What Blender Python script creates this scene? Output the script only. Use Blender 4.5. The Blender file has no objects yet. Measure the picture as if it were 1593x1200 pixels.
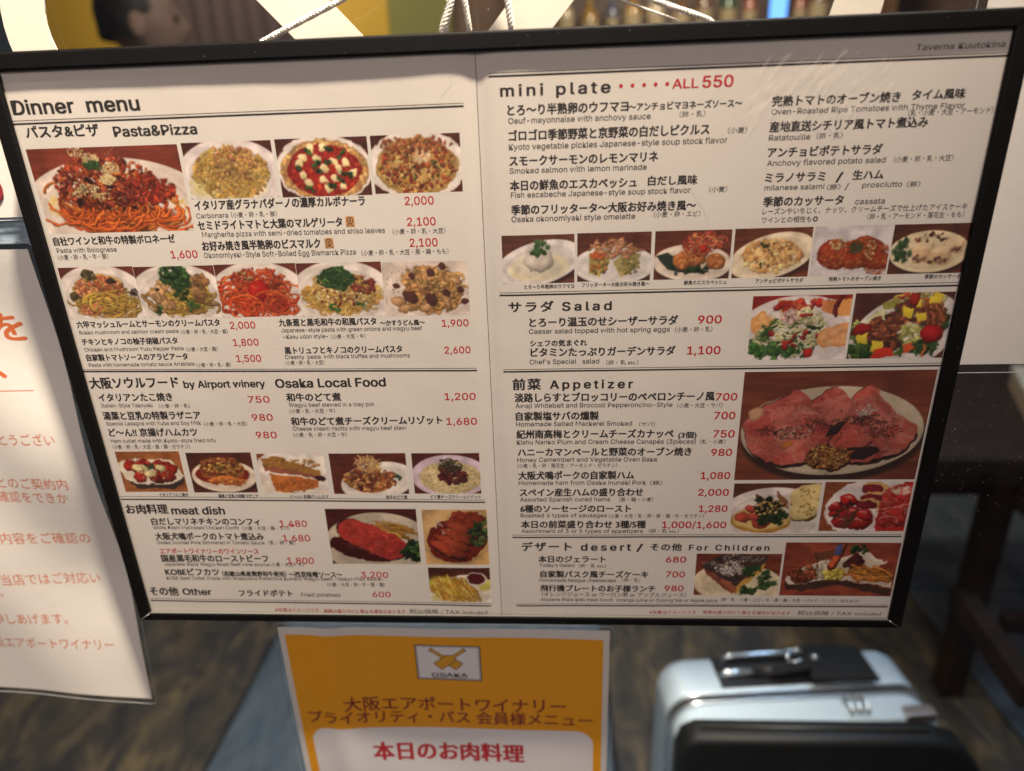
import bpy, bmesh, math
import numpy as np
from mathutils import Vector, Matrix
R = math.radians
scene = bpy.context.scene
COL = scene.collection

# ---------------------------------------------------------------- camera
cam_d = bpy.data.cameras.new("camera"); cam = bpy.data.objects.new("camera", cam_d); COL.objects.link(cam)
cam.location = (0.02759, -0.30623, 0.11478)
cam.rotation_euler = (1.20034659, 0.0328104734, 0.0528180440)
cam_d.sensor_width = 36; cam_d.lens = 1033.956/1593*36
cam_d.clip_start = 0.01; cam_d.clip_end = 60
cam_d.dof.use_dof = True; cam_d.dof.focus_distance = 0.325; cam_d.dof.aperture_fstop = 5.0
scene.camera = cam

# ---------------------------------------------------------------- light: a dim evening restaurant
world = bpy.data.worlds.new("World"); scene.world = world; world.use_nodes = True
bg = world.node_tree.nodes["Background"]; bg.inputs[0].default_value = (0.80, 0.74, 0.74, 1); bg.inputs[1].default_value = 0.10
def lamp(name, kind, loc, target, energy, color, size=0.1, angle=60, blend=1.0):
    d = bpy.data.lights.new(name, kind); d.energy = energy; d.color = color
    if kind == 'SPOT': d.spot_size = R(angle); d.spot_blend = blend; d.shadow_soft_size = size
    elif kind == 'AREA': d.shape = 'DISK'; d.size = size
    else: d.shadow_soft_size = size
    o = bpy.data.objects.new(name, d); COL.objects.link(o); o.location = loc
    o.rotation_euler = (Vector(target)-Vector(loc)).to_track_quat('-Z', 'Y').to_euler(); return o
lamp('ceiling_spotlight', 'SPOT', (0.276, -0.355, 1.538), (0.118, 0.0, 1.131), 1250, (1.0, 0.85, 0.68), 0.045, 68.4)
lamp('ceiling_spotlight_left', 'SPOT', (0.05, -0.50, 1.25), (-0.46, 0.0, -0.06), 22, (1.0, 0.86, 0.72), 0.03, 26)
lamp('front_fill', 'AREA', (-0.5, -2.2, 1.1), (0.0, 0.0, 0.0), 17, (1.0, 0.84, 0.82), 1.0)  # added soft fill from the camera side, lifts the shaded parts
lamp('daylight_tube', 'AREA', (0.9, 0.9, 1.2), (0.4, 0.7, -1.2), 13, (0.55, 0.76, 1.0), 0.5)
lamp('room_lamp', 'AREA', (-1.4, 2.5, 1.35), (-1.3, 3.4, 0.5), 15, (1.0, 0.82, 0.55), 0.5)
lamp('floor_fill', 'AREA', (-0.35, 0.95, 1.35), (-0.45, 1.0, -1.2), 9, (1.0, 0.88, 0.72), 0.3).data.spread = R(100)  # added warm fill that brightens the floor, no fixture of the room
lamp('room_lamp_far', 'AREA', (0.6, 1.9, 1.25), (0.6, 3.0, 0.5), 20, (1.0, 0.84, 0.62), 0.4)
scene.view_settings.view_transform = 'Standard'; scene.view_settings.look = 'None'
scene.view_settings.exposure = 0.24; scene.view_settings.gamma = 1

# ---------------------------------------------------------------- helpers
def srgb(c):
    c = np.array(c, float)/255.; return np.where(c <= .04045, c/12.92, ((c+.055)/1.055)**2.4)
MATS = {}
def mat(name, col=(.5, .5, .5), rough=.6, metal=0., spec=.5, noise=0., nscale=40., bump=0., bscale=200., emit=None, coat=0., alpha=None, sheen=0.):
    if name in MATS: return MATS[name]
    m = bpy.data.materials.new(name); m.use_nodes = True; nt = m.node_tree; b = nt.nodes["Principled BSDF"]; N = nt.nodes.new; L = nt.links.new
    b.inputs["Base Color"].default_value = (*col, 1); b.inputs["Roughness"].default_value = rough; b.inputs["Metallic"].default_value = metal
    b.inputs["Specular IOR Level"].default_value = spec; b.inputs["Coat Weight"].default_value = coat; b.inputs["Sheen Weight"].default_value = sheen
    if emit: b.inputs["Emission Color"].default_value = (*emit[:3], 1); b.inputs["Emission Strength"].default_value = emit[3]
    tc = N("ShaderNodeTexCoord")
    if noise:
        n = N("ShaderNodeTexNoise"); n.inputs["Scale"].default_value = nscale; n.inputs["Detail"].default_value = 6; L(tc.outputs["Object"], n.inputs["Vector"])
        r = N("ShaderNodeValToRGB"); c = np.array(col); r.color_ramp.elements[0].position = .3; r.color_ramp.elements[1].position = .7
        r.color_ramp.elements[0].color = (*np.clip(c*(1-noise), 0, 1), 1); r.color_ramp.elements[1].color = (*np.clip(c*(1+noise), 0, 1), 1)
        L(n.outputs["Fac"], r.inputs["Fac"]); L(r.outputs["Color"], b.inputs["Base Color"])
    if bump:
        n2 = N("ShaderNodeTexNoise"); n2.inputs["Scale"].default_value = bscale; n2.inputs["Detail"].default_value = 5; L(tc.outputs["Object"], n2.inputs["Vector"])
        bp = N("ShaderNodeBump"); bp.inputs["Strength"].default_value = bump; bp.inputs["Distance"].default_value = .001
        L(n2.outputs["Fac"], bp.inputs["Height"]); L(bp.outputs["Normal"], b.inputs["Normal"])
    MATS[name] = m; return m
def film(name, ior=1.45, rough=.03, tint=(1, 1, 1), bump=0., bscale=8., amount=1.):
    """thin clear sheet: lets light straight through and mirrors by Fresnel"""
    m = bpy.data.materials.new(name); m.use_nodes = True; nt = m.node_tree; nt.nodes.clear(); N = nt.nodes.new; L = nt.links.new
    out = N("ShaderNodeOutputMaterial"); mix = N("ShaderNodeMixShader"); tr = N("ShaderNodeBsdfTransparent"); gl = N("ShaderNodeBsdfGlossy"); fr = N("ShaderNodeLayerWeight"); fr.inputs[0].default_value = .5
    pw = N("ShaderNodeMath"); pw.operation = 'POWER'; pw.inputs[1].default_value = 5; sl = N("ShaderNodeMath"); sl.operation = 'MULTIPLY_ADD'; r0 = ((ior-1)/(ior+1))**2; sl.inputs[1].default_value = 1-r0; sl.inputs[2].default_value = r0
    L(fr.outputs["Facing"], pw.inputs[0]); L(pw.outputs[0], sl.inputs[0])
    tr.inputs[0].default_value = (*tint, 1); gl.inputs["Roughness"].default_value = rough
    mu = N("ShaderNodeMath"); mu.operation = 'MULTIPLY'; mu.inputs[1].default_value = amount
    if bump:
        tc = N("ShaderNodeTexCoord"); n = N("ShaderNodeTexNoise"); n.inputs["Scale"].default_value = bscale; n.inputs["Detail"].default_value = 2; L(tc.outputs["Object"], n.inputs["Vector"])
        bp = N("ShaderNodeBump"); bp.inputs["Strength"].default_value = bump; bp.inputs["Distance"].default_value = .01; L(n.outputs["Fac"], bp.inputs["Height"])
        L(bp.outputs["Normal"], gl.inputs["Normal"]); L(bp.outputs["Normal"], fr.inputs["Normal"])
    L(sl.outputs[0], mu.inputs[0]); L(mu.outputs[0], mix.inputs[0]); L(tr.outputs[0], mix.inputs[1]); L(gl.outputs[0], mix.inputs[2]); L(mix.outputs[0], out.inputs[0]); return m
def thing(name, label, cat, loc=(0, 0, 0), group=None):
    o = bpy.data.objects.new(name, None); COL.objects.link(o); o.location = loc; o.empty_display_size = .02
    o["label"] = label; o["category"] = cat
    if group: o["group"] = group
    return o
def link(name, me, m, parent=None, smooth=False):
    if m is not None and not me.materials: me.materials.append(m)
    if smooth: me.polygons.foreach_set("use_smooth", [True]*len(me.polygons))
    o = bpy.data.objects.new(name, me); COL.objects.link(o)
    if parent is not None: o.parent = parent
    return o
def world_loc(p):
    v = Vector((0, 0, 0))
    while p is not None: v += p.location; p = p.parent
    return v
def obj(name, bm, m, parent=None, smooth=False):
    """bmesh is given in world metres; vertices are moved into the parent's frame"""
    off = world_loc(parent)
    for v in bm.verts: v.co -= off
    me = bpy.data.meshes.new(name); bm.to_mesh(me); bm.free(); return link(name, me, m, parent, smooth)
def tag(o, label=None, cat=None, group=None, kind=None):
    for k, v in (("label", label), ("category", cat), ("group", group), ("kind", kind)):
        if v: o[k] = v
    return o
def box(x0, x1, y0, y1, z0, z1, bev=0., seg=2, bm=None):
    b = bmesh.new(); vs = [b.verts.new(c) for c in ((x0, y0, z0), (x1, y0, z0), (x1, y1, z0), (x0, y1, z0), (x0, y0, z1), (x1, y0, z1), (x1, y1, z1), (x0, y1, z1))]
    for f in ((0, 3, 2, 1), (4, 5, 6, 7), (0, 1, 5, 4), (1, 2, 6, 5), (2, 3, 7, 6), (3, 0, 4, 7)): b.faces.new([vs[i] for i in f])
    if bev: bmesh.ops.bevel(b, geom=b.edges[:], offset=bev, segments=seg, affect='EDGES', profile=.6)
    if bm is not None:
        me = bpy.data.meshes.new("t"); b.to_mesh(me); b.free(); bm.from_mesh(me); bpy.data.meshes.remove(me); return bm
    return b
def prism(pts, y0, y1, bev=0., seg=3):
    """polygon in x, z pushed from y0 to y1"""
    b = bmesh.new(); A = [b.verts.new((x, y0, z)) for x, z in pts]; B = [b.verts.new((x, y1, z)) for x, z in pts]; n = len(pts)
    fa = b.faces.new(A); fb = b.faces.new(B[::-1])
    for i in range(n): b.faces.new((A[i], B[i], B[(i+1) % n], A[(i+1) % n]))
    bmesh.ops.recalc_face_normals(b, faces=b.faces[:])
    if bev: bmesh.ops.bevel(b, geom=list(fa.edges)+list(fb.edges), offset=bev, segments=seg, affect='EDGES', profile=.6)
    return b
def rrect(x0, x1, z0, z1, r, n=8):
    P = []
    for cx, cz, a in ((x1-r, z1-r, 0), (x0+r, z1-r, 90), (x0+r, z0+r, 180), (x1-r, z0+r, 270)):
        for k in range(n+1): t = R(a+90*k/n); P.append((cx+r*math.cos(t), cz+r*math.sin(t)))
    return P
def tube(pts, r, sides=10, bm=None, cap=True):
    bm = bm or bmesh.new(); P = [Vector(p) for p in pts]; rings = []
    for i, p in enumerate(P):
        t = (P[min(i+1, len(P)-1)]-P[max(i-1, 0)]).normalized(); a = t.orthogonal().normalized() if i == 0 else (prev-t*prev.dot(t)).normalized(); prev = a; b = t.cross(a)
        rr = r[i] if hasattr(r, '__len__') else r
        rings.append([bm.verts.new(p+(a*math.cos(2*math.pi*k/sides)+b*math.sin(2*math.pi*k/sides))*rr) for k in range(sides)])
    for i in range(len(rings)-1):
        for k in range(sides): bm.faces.new((rings[i][k], rings[i][(k+1) % sides], rings[i+1][(k+1) % sides], rings[i+1][k]))
    if cap: bm.faces.new(rings[0][::-1]); bm.faces.new(rings[-1])
    return bm
def grid(x0, x1, z0, z1, nx, nz, fy):
    xs = np.linspace(x0, x1, nx+1); zs = np.linspace(z0, z1, nz+1); X, Z = np.meshgrid(xs, zs); Y = fy(X, Z)
    V = np.stack([X, Y, Z], -1).reshape(-1, 3); i = np.arange(nx*nz); r = i//nx; c = i % nx; a = r*(nx+1)+c
    F = np.stack([a, a+1, a+nx+2, a+nx+1], 1); return V, F
def npmesh(name, V, F, m, parent=None, smooth=True, colors=None):
    V = np.asarray(V, float)-np.array(world_loc(parent)); me = bpy.data.meshes.new(name)
    me.vertices.add(len(V)); me.vertices.foreach_set("co", V.astype(np.float32).ravel())
    k = F.shape[1]; me.loops.add(F.size); me.loops.foreach_set("vertex_index", F.astype(np.int32).ravel())
    me.polygons.add(len(F)); me.polygons.foreach_set("loop_start", (np.arange(len(F))*k).astype(np.int32)); me.update(calc_edges=True)
    if colors is not None:
        a = me.color_attributes.new("print", 'FLOAT_COLOR', 'POINT'); a.data.foreach_set("color", np.concatenate([colors, np.ones((len(V), 1))], 1).astype(np.float32).ravel())
    return link(name, me, m, parent, smooth)
# -- lettering: every line is set with the built-in font, turned into a flat mesh and laid on its sheet
JOBS = []
def own_font(n):  # faces that ship inside Blender; without them the built-in default is used
    try: return bpy.data.fonts.load(bpy.utils.system_resource('DATAFILES', path="fonts")+"/"+n)
    except Exception: return None
SANS, GOTHIC = own_font("Inter.woff2"), None
REF = {}
def ref(font, ch):
    """lowest point and height of a reference glyph in this face"""
    k = (font.name if font else "", ch)
    if k not in REF:
        cu = bpy.data.curves.new("r", 'FONT'); cu.body = ch; cu.size = 1.
        if font: cu.font = font
        o = bpy.data.objects.new("r", cu); COL.objects.link(o); dg = bpy.context.evaluated_depsgraph_get(); me = bpy.data.meshes.new_from_object(o.evaluated_get(dg))
        ys = [v.co.y for v in me.vertices]; REF[k] = (min(ys), max(ys)-min(ys)); bpy.data.objects.remove(o); bpy.data.curves.remove(cu); bpy.data.meshes.remove(me)
    return REF[k]
def has_jp(t): return any(ord(c) > 0x2e80 for c in t)
def write(text, x, z, w, h, m, parent, name, surf, bold=.0, spacing=1., rot=0., lift=.00018, slant=0.):
    cu = bpy.data.curves.new(name, 'FONT'); cu.body = text
    f = GOTHIC if has_jp(text) else SANS
    if f: cu.font = f
    rf = ref(f, "国" if has_jp(text) else "H")
    cu.size = 1.; cu.resolution_u = 2 if h < .004 else 3; cu.space_character = spacing
    o = bpy.data.objects.new("t", cu); COL.objects.link(o); JOBS.append((o, text, x, z, w, h, m, parent, name, surf, rot, lift, slant, bold, rf))
def flush_text():
    dg = bpy.context.evaluated_depsgraph_get(); dg.update()
    for o, text, x, z, w, h, m, parent, name, surf, rot, lift, slant, bold, rf in JOBS:
        me = bpy.data.meshes.new_from_object(o.evaluated_get(dg)); n = len(me.vertices); co = np.empty(n*3, np.float32); me.vertices.foreach_get("co", co); co = co.reshape(-1, 3)
        if n == 0: continue
        x0 = co[:, 0].min(); W = co[:, 0].max()-x0
        sc = h/rf[1]; base = -rf[0]*sc if has_jp(text) else 0.
        X = (co[:, 0]-x0)*(w/W); Z = co[:, 1]*sc+base; dl = np.zeros(n)
        if bold > 0:  # heavier weight: the same outlines laid again a hair to each side
            d = bold*h*1.25; steps = ((-1, -.5), (1, .5), (-.7, .8), (.7, -.8)); P = len(me.polygons); nl = len(me.loops)
            li = np.empty(nl, np.int32); me.loops.foreach_get("vertex_index", li); ls = np.empty(P, np.int32); me.polygons.foreach_get("loop_start", ls); q_ = len(steps)
            X = np.concatenate([X+a*d for a, b in steps]); Z = np.concatenate([Z+b*d*.7 for a, b in steps]); dl = np.repeat(np.arange(q_)*.0000015, n)
            me = bpy.data.meshes.new(name); me.vertices.add(n*q_); me.loops.add(nl*q_); me.loops.foreach_set("vertex_index", np.concatenate([li+n*k for k in range(q_)]))
            me.polygons.add(P*q_); me.polygons.foreach_set("loop_start", np.concatenate([ls+nl*k for k in range(q_)]).astype(np.int32)); n *= q_
        X = X+Z*slant; c, s_ = math.cos(rot), math.sin(rot); X, Z = X*c-Z*s_, X*s_+Z*c
        X += x; Z += z; Y = surf(X, Z)-lift*.25-dl; V = np.stack([X, Y, Z], 1)-np.array(world_loc(parent))
        me.vertices.foreach_set("co", V.astype(np.float32).ravel()); me.materials.clear(); me.polygons.foreach_set('use_smooth', [False]*len(me.polygons)); me.update(calc_edges=True); me.name = name; link(name, me, m, parent)
        cu = o.data; bpy.data.objects.remove(o); bpy.data.curves.remove(cu)
    JOBS.clear()
rng = np.random.default_rng(11)

# ---- measured layout
# menu lettering: page, kind, text, left mm, baseline mm, width mm, height mm, letter spacing
TEXTS = [
(0, 'h', 'Dinner  menu', -210.26, 127.23, 58.06, 5.73, 1.0),
(0, 'h', 'パスタ&ピザ', -207.23, 117.2, 34.08, 5.08, 1.0),
(0, 'h', 'Pasta&Pizza', -166.4, 116.7, 37.95, 4.12, 1.0),
(0, 'n', 'イタリア産グラナパダーノの濃厚カルボナーラ', -136.28, 83.86, 79.66, 4.15, 1.0),
(0, 'p', '2,000', -38.29, 83.64, 13.23, 3.51, 1.0),
(0, 'd', 'Carbonara', -136.43, 80.23, 15.04, 2.17, 1.0),
(0, 'a', '（小麦・卵・乳・豚）', -119.89, 80.09, 21.63, 2.31, 1.0),
(0, 'n', 'セミドライトマトと大葉のマルゲリータ', -136.65, 74.8, 68.46, 4.09, 1.0),
(0, 'p', '2,100', -37.96, 74.34, 13.08, 3.59, 1.0),
(0, 'd', 'Margherita pizza with semi-dried tomatoes and shiso leaves', -135.47, 71.51, 86.77, 2.36, 1.0),
(0, 'a', '（小麦・卵・乳・大豆）', -45.19, 70.59, 24.5, 2.33, 1.0),
(0, 'n', 'お好み焼き風半熟卵のビスマルク', -136.46, 65.24, 56.67, 4.19, 1.0),
(0, 'p', '2,100', -37.62, 64.82, 12.92, 3.67, 1.0),
(0, 'd', 'Okonomiyaki-Style Soft-Boiled Egg Bismarck Pizza', -136.52, 61.9, 73.12, 2.42, 1.0),
(0, 'a', '（小麦・卵・乳・大豆・豚・鶏・もも）', -60.74, 61.2, 40.89, 2.39, 1.0),
(0, 'n', '自社ワインと和牛の特製ボロネーゼ', -208.6, 69.38, 59.57, 3.76, 1.0),
(0, 'd', 'Pasta with Bolognese', -208.32, 65.96, 29.74, 2.12, 1.0),
(0, 'a', '（小麦・卵・乳・牛・豚）', -208.69, 62.49, 25.07, 2.45, 1.0),
(0, 'p', '1,600', -152.55, 62.12, 12.93, 3.48, 1.0),
(0, 'n', '六甲マッシュルームとサーモンのクリームパスタ', -208.58, 28.49, 73.31, 3.47, 1.0),
(0, 'p', '2,000', -130.35, 26.97, 12.67, 3.43, 1.0),
(0, 'd', 'Rokko mushroom and salmon cream pasta', -208.46, 25.31, 51.23, 1.87, 1.0),
(0, 'a', '（小麦・卵・乳・大豆・鮭）', -156.07, 24.59, 23.96, 2.15, 1.0),
(0, 'n', 'チキンとキノコの柚子胡椒パスタ', -208.38, 19.57, 49.55, 3.37, 1.0),
(0, 'p', '1,800', -130.39, 18.17, 12.79, 3.5, 1.0),
(0, 'd', 'Chicken and Mushroom Yuzu Pepper Pasta', -208.26, 16.33, 51.7, 1.9, 1.0),
(0, 'a', '（小麦・大豆・鶏）', -155.4, 15.52, 16.26, 2.19, 1.0),
(0, 'n', '自家製トマトソースのアラビアータ', -208.33, 11.17, 52.98, 3.43, 1.0),
(0, 'p', '1,500', -130.33, 9.7, 12.58, 3.56, 1.0),
(0, 'd', 'Pasta with homemade tomato sauce Arrabiata', -208.16, 8.05, 55.49, 1.94, 1.0),
(0, 'a', '（小麦・卵・乳・豚）', -151.86, 7.09, 18.04, 2.23, 1.0),
(0, 'n', '九条葱と黒毛和牛の和風パスタ', -105.59, 27.68, 48.25, 3.57, 1.0),
(0, 'n', '～かすうどん風～', -55.51, 27.13, 21.76, 2.74, 1.0),
(0, 'p', '1,900', -25.35, 26.28, 12.81, 3.37, 1.0),
(0, 'd', 'Japanese-style pasta with green onions and wagyu beef', -105.11, 24.72, 69.9, 2.03, 1.0),
(0, 'd', '~Kasu udon style~', -104.67, 21.42, 22.62, 2.04, 1.0),
(0, 'a', '（小麦・大豆・牛）', -80.49, 21.02, 17.0, 2.13, 1.0),
(0, 'n', '黒トリュフとキノコのクリームパスタ', -104.98, 13.4, 58.93, 3.52, 1.0),
(0, 'p', '2,600', -25.06, 12.53, 12.69, 3.47, 1.0),
(0, 'd', 'Creamy  pasta  with black truffes and mushrooms', -105.38, 10.87, 62.95, 2.02, 1.0),
(0, 'a', '（小麦・卵・乳・大豆）', -105.57, 7.64, 19.69, 2.21, 1.0),
(0, 'h', '大阪ソウルフード', -210.4, -3.91, 47.04, 5.84, 1.0),
(0, 'h', 'by Airport winery', -160.65, -3.98, 42.53, 3.69, 1.0),
(0, 'h', 'Osaka Local Food', -112.5, -4.38, 56.28, 4.53, 1.0),
(0, 'n', 'イタリアンたこ焼き', -207.84, -11.14, 39.45, 4.32, 1.0),
(0, 'p', '750', -128.39, -12.53, 11.17, 3.56, 1.0),
(0, 'd', 'Italian-Style Takoyaki', -207.67, -14.42, 27.83, 2.03, 1.0),
(0, 'a', '（小麦・卵・乳）', -176.54, -15.1, 16.56, 2.24, 1.0),
(0, 'n', '湯葉と豆乳の特製ラザニア', -208.17, -21.58, 52.68, 4.41, 1.0),
(0, 'p', '980', -128.17, -22.67, 10.95, 3.64, 1.0),
(0, 'd', 'Special Lasagna with Yuba and Soy Milk', -207.6, -24.75, 51.45, 2.08, 1.0),
(0, 'a', '（小麦・卵・乳・大豆）', -154.59, -25.57, 23.15, 2.28, 1.0),
(0, 'n', 'ど～ん!! 京揚げハムカツ', -207.55, -31.32, 48.29, 4.5, 1.0),
(0, 'p', '980', -127.9, -32.84, 11.06, 3.72, 1.0),
(0, 'd', 'Ham cutlet made with Kyoto-style fried tofu', -207.78, -34.92, 57.57, 2.12, 1.0),
(0, 'a', '（小麦・卵・乳・大豆・豚・鶏・ゼラチン）', -207.71, -38.74, 42.65, 2.48, 1.0),
(0, 'n', '和牛のどて煮', -108.03, -12.04, 28.13, 4.25, 1.0),
(0, 'p', '1,200', -26.79, -12.21, 15.65, 3.67, 1.0),
(0, 'd', 'Wagyu beef stewed in a clay pot', -107.5, -15.08, 44.21, 2.14, 1.0),
(0, 'a', '（小麦・乳・大豆・牛）', -107.73, -18.68, 23.96, 2.34, 1.0),
(0, 'n', '和牛のどて煮チーズクリームリゾット', -107.79, -25.6, 78.75, 4.37, 1.0),
(0, 'p', '1,680', -26.75, -25.93, 15.54, 3.78, 1.0),
(0, 'd', 'Cheese cream risotto with wagyu beef stew', -107.57, -28.54, 59.61, 2.21, 1.0),
(0, 'a', '（小麦・乳・卵・大豆・牛）', -107.8, -32.24, 28.38, 2.41, 1.0),
(0, 'c', 'イタリアンたこ焼き', -188.85, -68.01, 16.42, 2.23, 1.0),
(0, 'c', '湯葉と豆乳の特製ラザニア', -155.55, -68.86, 22.37, 2.22, 1.0),
(0, 'c', 'ど～ん!! 京揚げハムカツ', -115.33, -69.31, 21.01, 2.2, 1.0),
(0, 'c', '和牛のどて煮', -62.58, -69.57, 11.57, 2.19, 1.0),
(0, 'c', 'どて煮チーズクリームリゾット', -38.44, -69.4, 27.04, 2.18, 1.0),
(0, 'h', 'お肉料理', -209.94, -78.88, 23.73, 5.79, 1.0),
(0, 'h', 'meat dish', -184.08, -79.28, 30.13, 4.74, 1.0),
(0, 'n', '白だしマリネチキンのコンフィ', -197.19, -86.19, 62.07, 4.4, 1.0),
(0, 'p', '1,480', -123.95, -87.11, 15.28, 3.94, 1.0),
(0, 'd', 'White Dashi Marinated Chicken Confit', -197.09, -88.93, 49.37, 2.11, 1.0),
(0, 'a', '（小麦・大豆・鶏・サバ）', -145.61, -89.45, 26.75, 2.52, 1.0),
(0, 'n', '大阪犬鳴ポークのトマト煮込み', -197.24, -95.96, 62.64, 4.49, 1.0),
(0, 'p', '1,680', -123.65, -96.57, 15.41, 4.02, 1.0),
(0, 'd', 'Osaka Inunaki Pork Simmered in Tomato Sauce', -197.14, -98.76, 62.43, 2.15, 1.0),
(0, 'a', '（乳・卵・豚）', -132.53, -98.94, 15.49, 2.56, 1.0),
(0, 'p', 'エアポートワイナリーのワインソース', -196.82, -105.48, 57.59, 3.7, 1.0),
(0, 'n', '国産黒毛和牛のローストビーフ', -196.89, -110.75, 62.36, 4.62, 1.0),
(0, 'p', '1,800', -123.47, -111.64, 15.26, 4.14, 1.0),
(0, 'd', 'Japanese Black Wagyu Roast Beef wine source', -196.36, -113.4, 61.75, 2.22, 1.0),
(0, 'a', '（小麦・大豆・牛）', -133.9, -113.68, 19.45, 2.63, 1.0),
(0, 'n', 'KOBEビフカツ', -196.74, -120.1, 31.79, 4.7, 1.0),
(0, 'n', '（和歌山県産熊野和牛使用）', -163.12, -120.53, 37.5, 3.35, 1.0),
(0, 'n', '～西京味噌ソース～', -124.18, -120.91, 31.09, 3.77, 1.0),
(0, 'p', '3,200', -82.31, -121.04, 15.56, 3.97, 1.0),
(0, 'd', 'KOBE Beef Cutlet (Made with Wakayama Prefecture Kumano Wagyu Beef) ~Saikyo Miso Sauce~', -197.02, -123.03, 127.48, 2.26, 1.0),
(0, 'a', '（小麦・大豆・卵・牛・豚・鶏）', -102.9, -127.21, 33.67, 2.69, 1.0),
(0, 'h', 'その他', -209.37, -134.33, 17.18, 5.76, 1.0),
(0, 'h', 'Other', -189.33, -133.67, 17.06, 4.36, 1.0),
(0, 'n', 'フライドポテト', -155.83, -134.5, 31.8, 4.35, 1.0),
(0, 'd', 'Fried potatoes', -119.06, -134.37, 23.13, 2.55, 1.0),
(0, 'p', '600', -77.11, -134.42, 10.5, 3.71, 1.0),
(0, 'f', '※写真はイメージです', -136.14, -145.39, 26.17, 2.56, 1.0),
(0, 'f', '実際の盛り付けと異なる場合があります', -107.37, -145.99, 48.29, 2.56, 1.0),
(0, 't', '税込価格 / TAX included', -56.82, -146.09, 45.31, 3.23, 1.0),
(1, 'l', 'Taverna Kuutokina', 175.34, 138.32, 34.34, 2.22, 1.0),
(1, 'h', 'mini plate', 6.95, 127.15, 46.16, 4.36, 1.25),
(1, 'P', 'ALL', 79.01, 127.73, 10.6, 3.56, 1.0),
(1, 'P', '550', 91.47, 127.65, 12.38, 4.4, 1.0),
(1, 'n', 'とろ～り半熟卵のウフマヨ', 9.69, 119.45, 51.17, 4.2, 1.0),
(1, 'n', '～アンチョビマヨネーズソース～', 61.13, 119.62, 47.13, 3.02, 1.0),
(1, 'D', 'Oeuf-mayonnaise with anchovy sauce', 9.86, 116.23, 60.59, 2.31, 1.0),
(1, 'a', '（卵・乳）', 82.59, 116.37, 10.74, 2.28, 1.0),
(1, 'n', 'ゴロゴロ季節野菜と京野菜の白だしピクルス', 9.89, 109.2, 85.57, 4.18, 1.0),
(1, 'a', '（小麦）', 103.27, 109.32, 8.06, 2.31, 1.0),
(1, 'D', 'Kyoto vegetable pickles Japanese-style soup stock flavor', 9.77, 105.65, 93.54, 2.37, 1.0),
(1, 'n', 'スモークサーモンのレモンマリネ', 9.82, 98.83, 64.4, 4.15, 1.0),
(1, 'D', 'Smoked salmon with lemon marinade', 9.71, 95.72, 59.93, 2.3, 1.0),
(1, 'n', '本日の鮮魚のエスカベッシュ', 9.75, 88.46, 55.69, 4.12, 1.0),
(1, 'n', '白だし風味', 70.48, 88.93, 21.2, 3.8, 1.0),
(1, 'D', 'Fish escabeche Japanese-style soup stock flavor', 9.94, 85.4, 79.18, 2.36, 1.0),
(1, 'a', '（小麦）', 97.21, 85.31, 7.78, 2.32, 1.0),
(1, 'n', '季節のフリッタータ～大阪お好み焼き風～', 9.98, 77.96, 81.87, 4.09, 1.0),
(1, 'D', 'Osaka okonomiyaki style omelette', 9.88, 74.83, 55.47, 2.42, 1.0),
(1, 'a', '（小麦・卵・エビ）', 73.6, 75.15, 20.4, 2.39, 1.0),
(1, 'n', '完熟トマトのオーブン焼き', 120.71, 119.35, 51.62, 3.85, 1.0),
(1, 'n', 'タイム風味', 177.13, 119.87, 20.98, 3.68, 1.0),
(1, 'D', 'Oven-Roasted Ripe Tomatoes with Thyme Flavor', 120.78, 116.22, 78.08, 2.13, 1.0),
(1, 'a', '（乳・小麦・大豆・アーモンド）', 176.67, 113.72, 33.96, 2.37, 1.0),
(1, 'n', '産地直送シチリア風トマト煮込み', 120.71, 109.27, 64.55, 3.95, 1.0),
(1, 'D', 'Ratatouille', 120.79, 105.93, 17.11, 2.19, 1.0),
(1, 'a', '（卵・乳）', 140.57, 105.94, 10.62, 2.31, 1.0),
(1, 'n', 'アンチョビポテトサラダ', 120.97, 99.05, 47.44, 3.92, 1.0),
(1, 'D', 'Anchovy flavored potato salad', 121.06, 95.62, 49.51, 2.25, 1.0),
(1, 'a', '（小麦・卵・乳・大豆）', 174.05, 95.47, 24.33, 2.35, 1.0),
(1, 'n', 'ミラノサラミ', 120.95, 88.69, 25.38, 3.89, 1.0),
(1, 'n', '/', 150.97, 88.5, 2.71, 3.47, 1.0),
(1, 'n', '生ハム', 157.96, 88.83, 12.66, 3.73, 1.0),
(1, 'D', 'milanese salami', 121.01, 85.45, 25.48, 2.17, 1.0),
(1, 'a', '（豚）', 147.65, 84.97, 5.72, 2.16, 1.0),
(1, 'D', '/', 155.26, 85.02, 1.63, 2.42, 1.0),
(1, 'D', 'prosciutto', 162.51, 85.49, 16.72, 2.15, 1.0),
(1, 'a', '（豚）', 181.16, 85.22, 5.63, 2.14, 1.0),
(1, 'n', '季節のカッサータ', 121.17, 78.48, 34.21, 3.99, 1.0),
(1, 'D', 'cassata', 160.58, 78.5, 12.54, 2.32, 1.0),
(1, 's', 'レーズンやいちじく、ナッツ、クリームチーズで仕上げたアイスケーキ', 121.24, 75.01, 87.15, 2.64, 1.0),
(1, 's', 'ワインとの相性も◎', 121.33, 71.38, 24.27, 2.52, 1.0),
(1, 'a', '（卵・乳・アーモンド・落花生・もも）', 166.82, 71.73, 40.9, 2.5, 1.0),
(1, 'c', 'とろ～り半熟卵のウフマヨ', 14.91, 43.76, 23.18, 1.99, 1.0),
(1, 'c', 'フリッタータ～大阪お好み焼き風～', 41.68, 44.12, 31.22, 1.98, 1.0),
(1, 'c', '鮮魚のエスカベッシュ', 88.8, 44.2, 19.3, 1.96, 1.0),
(1, 'c', 'アンチョビポテトサラダ', 121.17, 44.27, 21.35, 1.95, 1.0),
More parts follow.
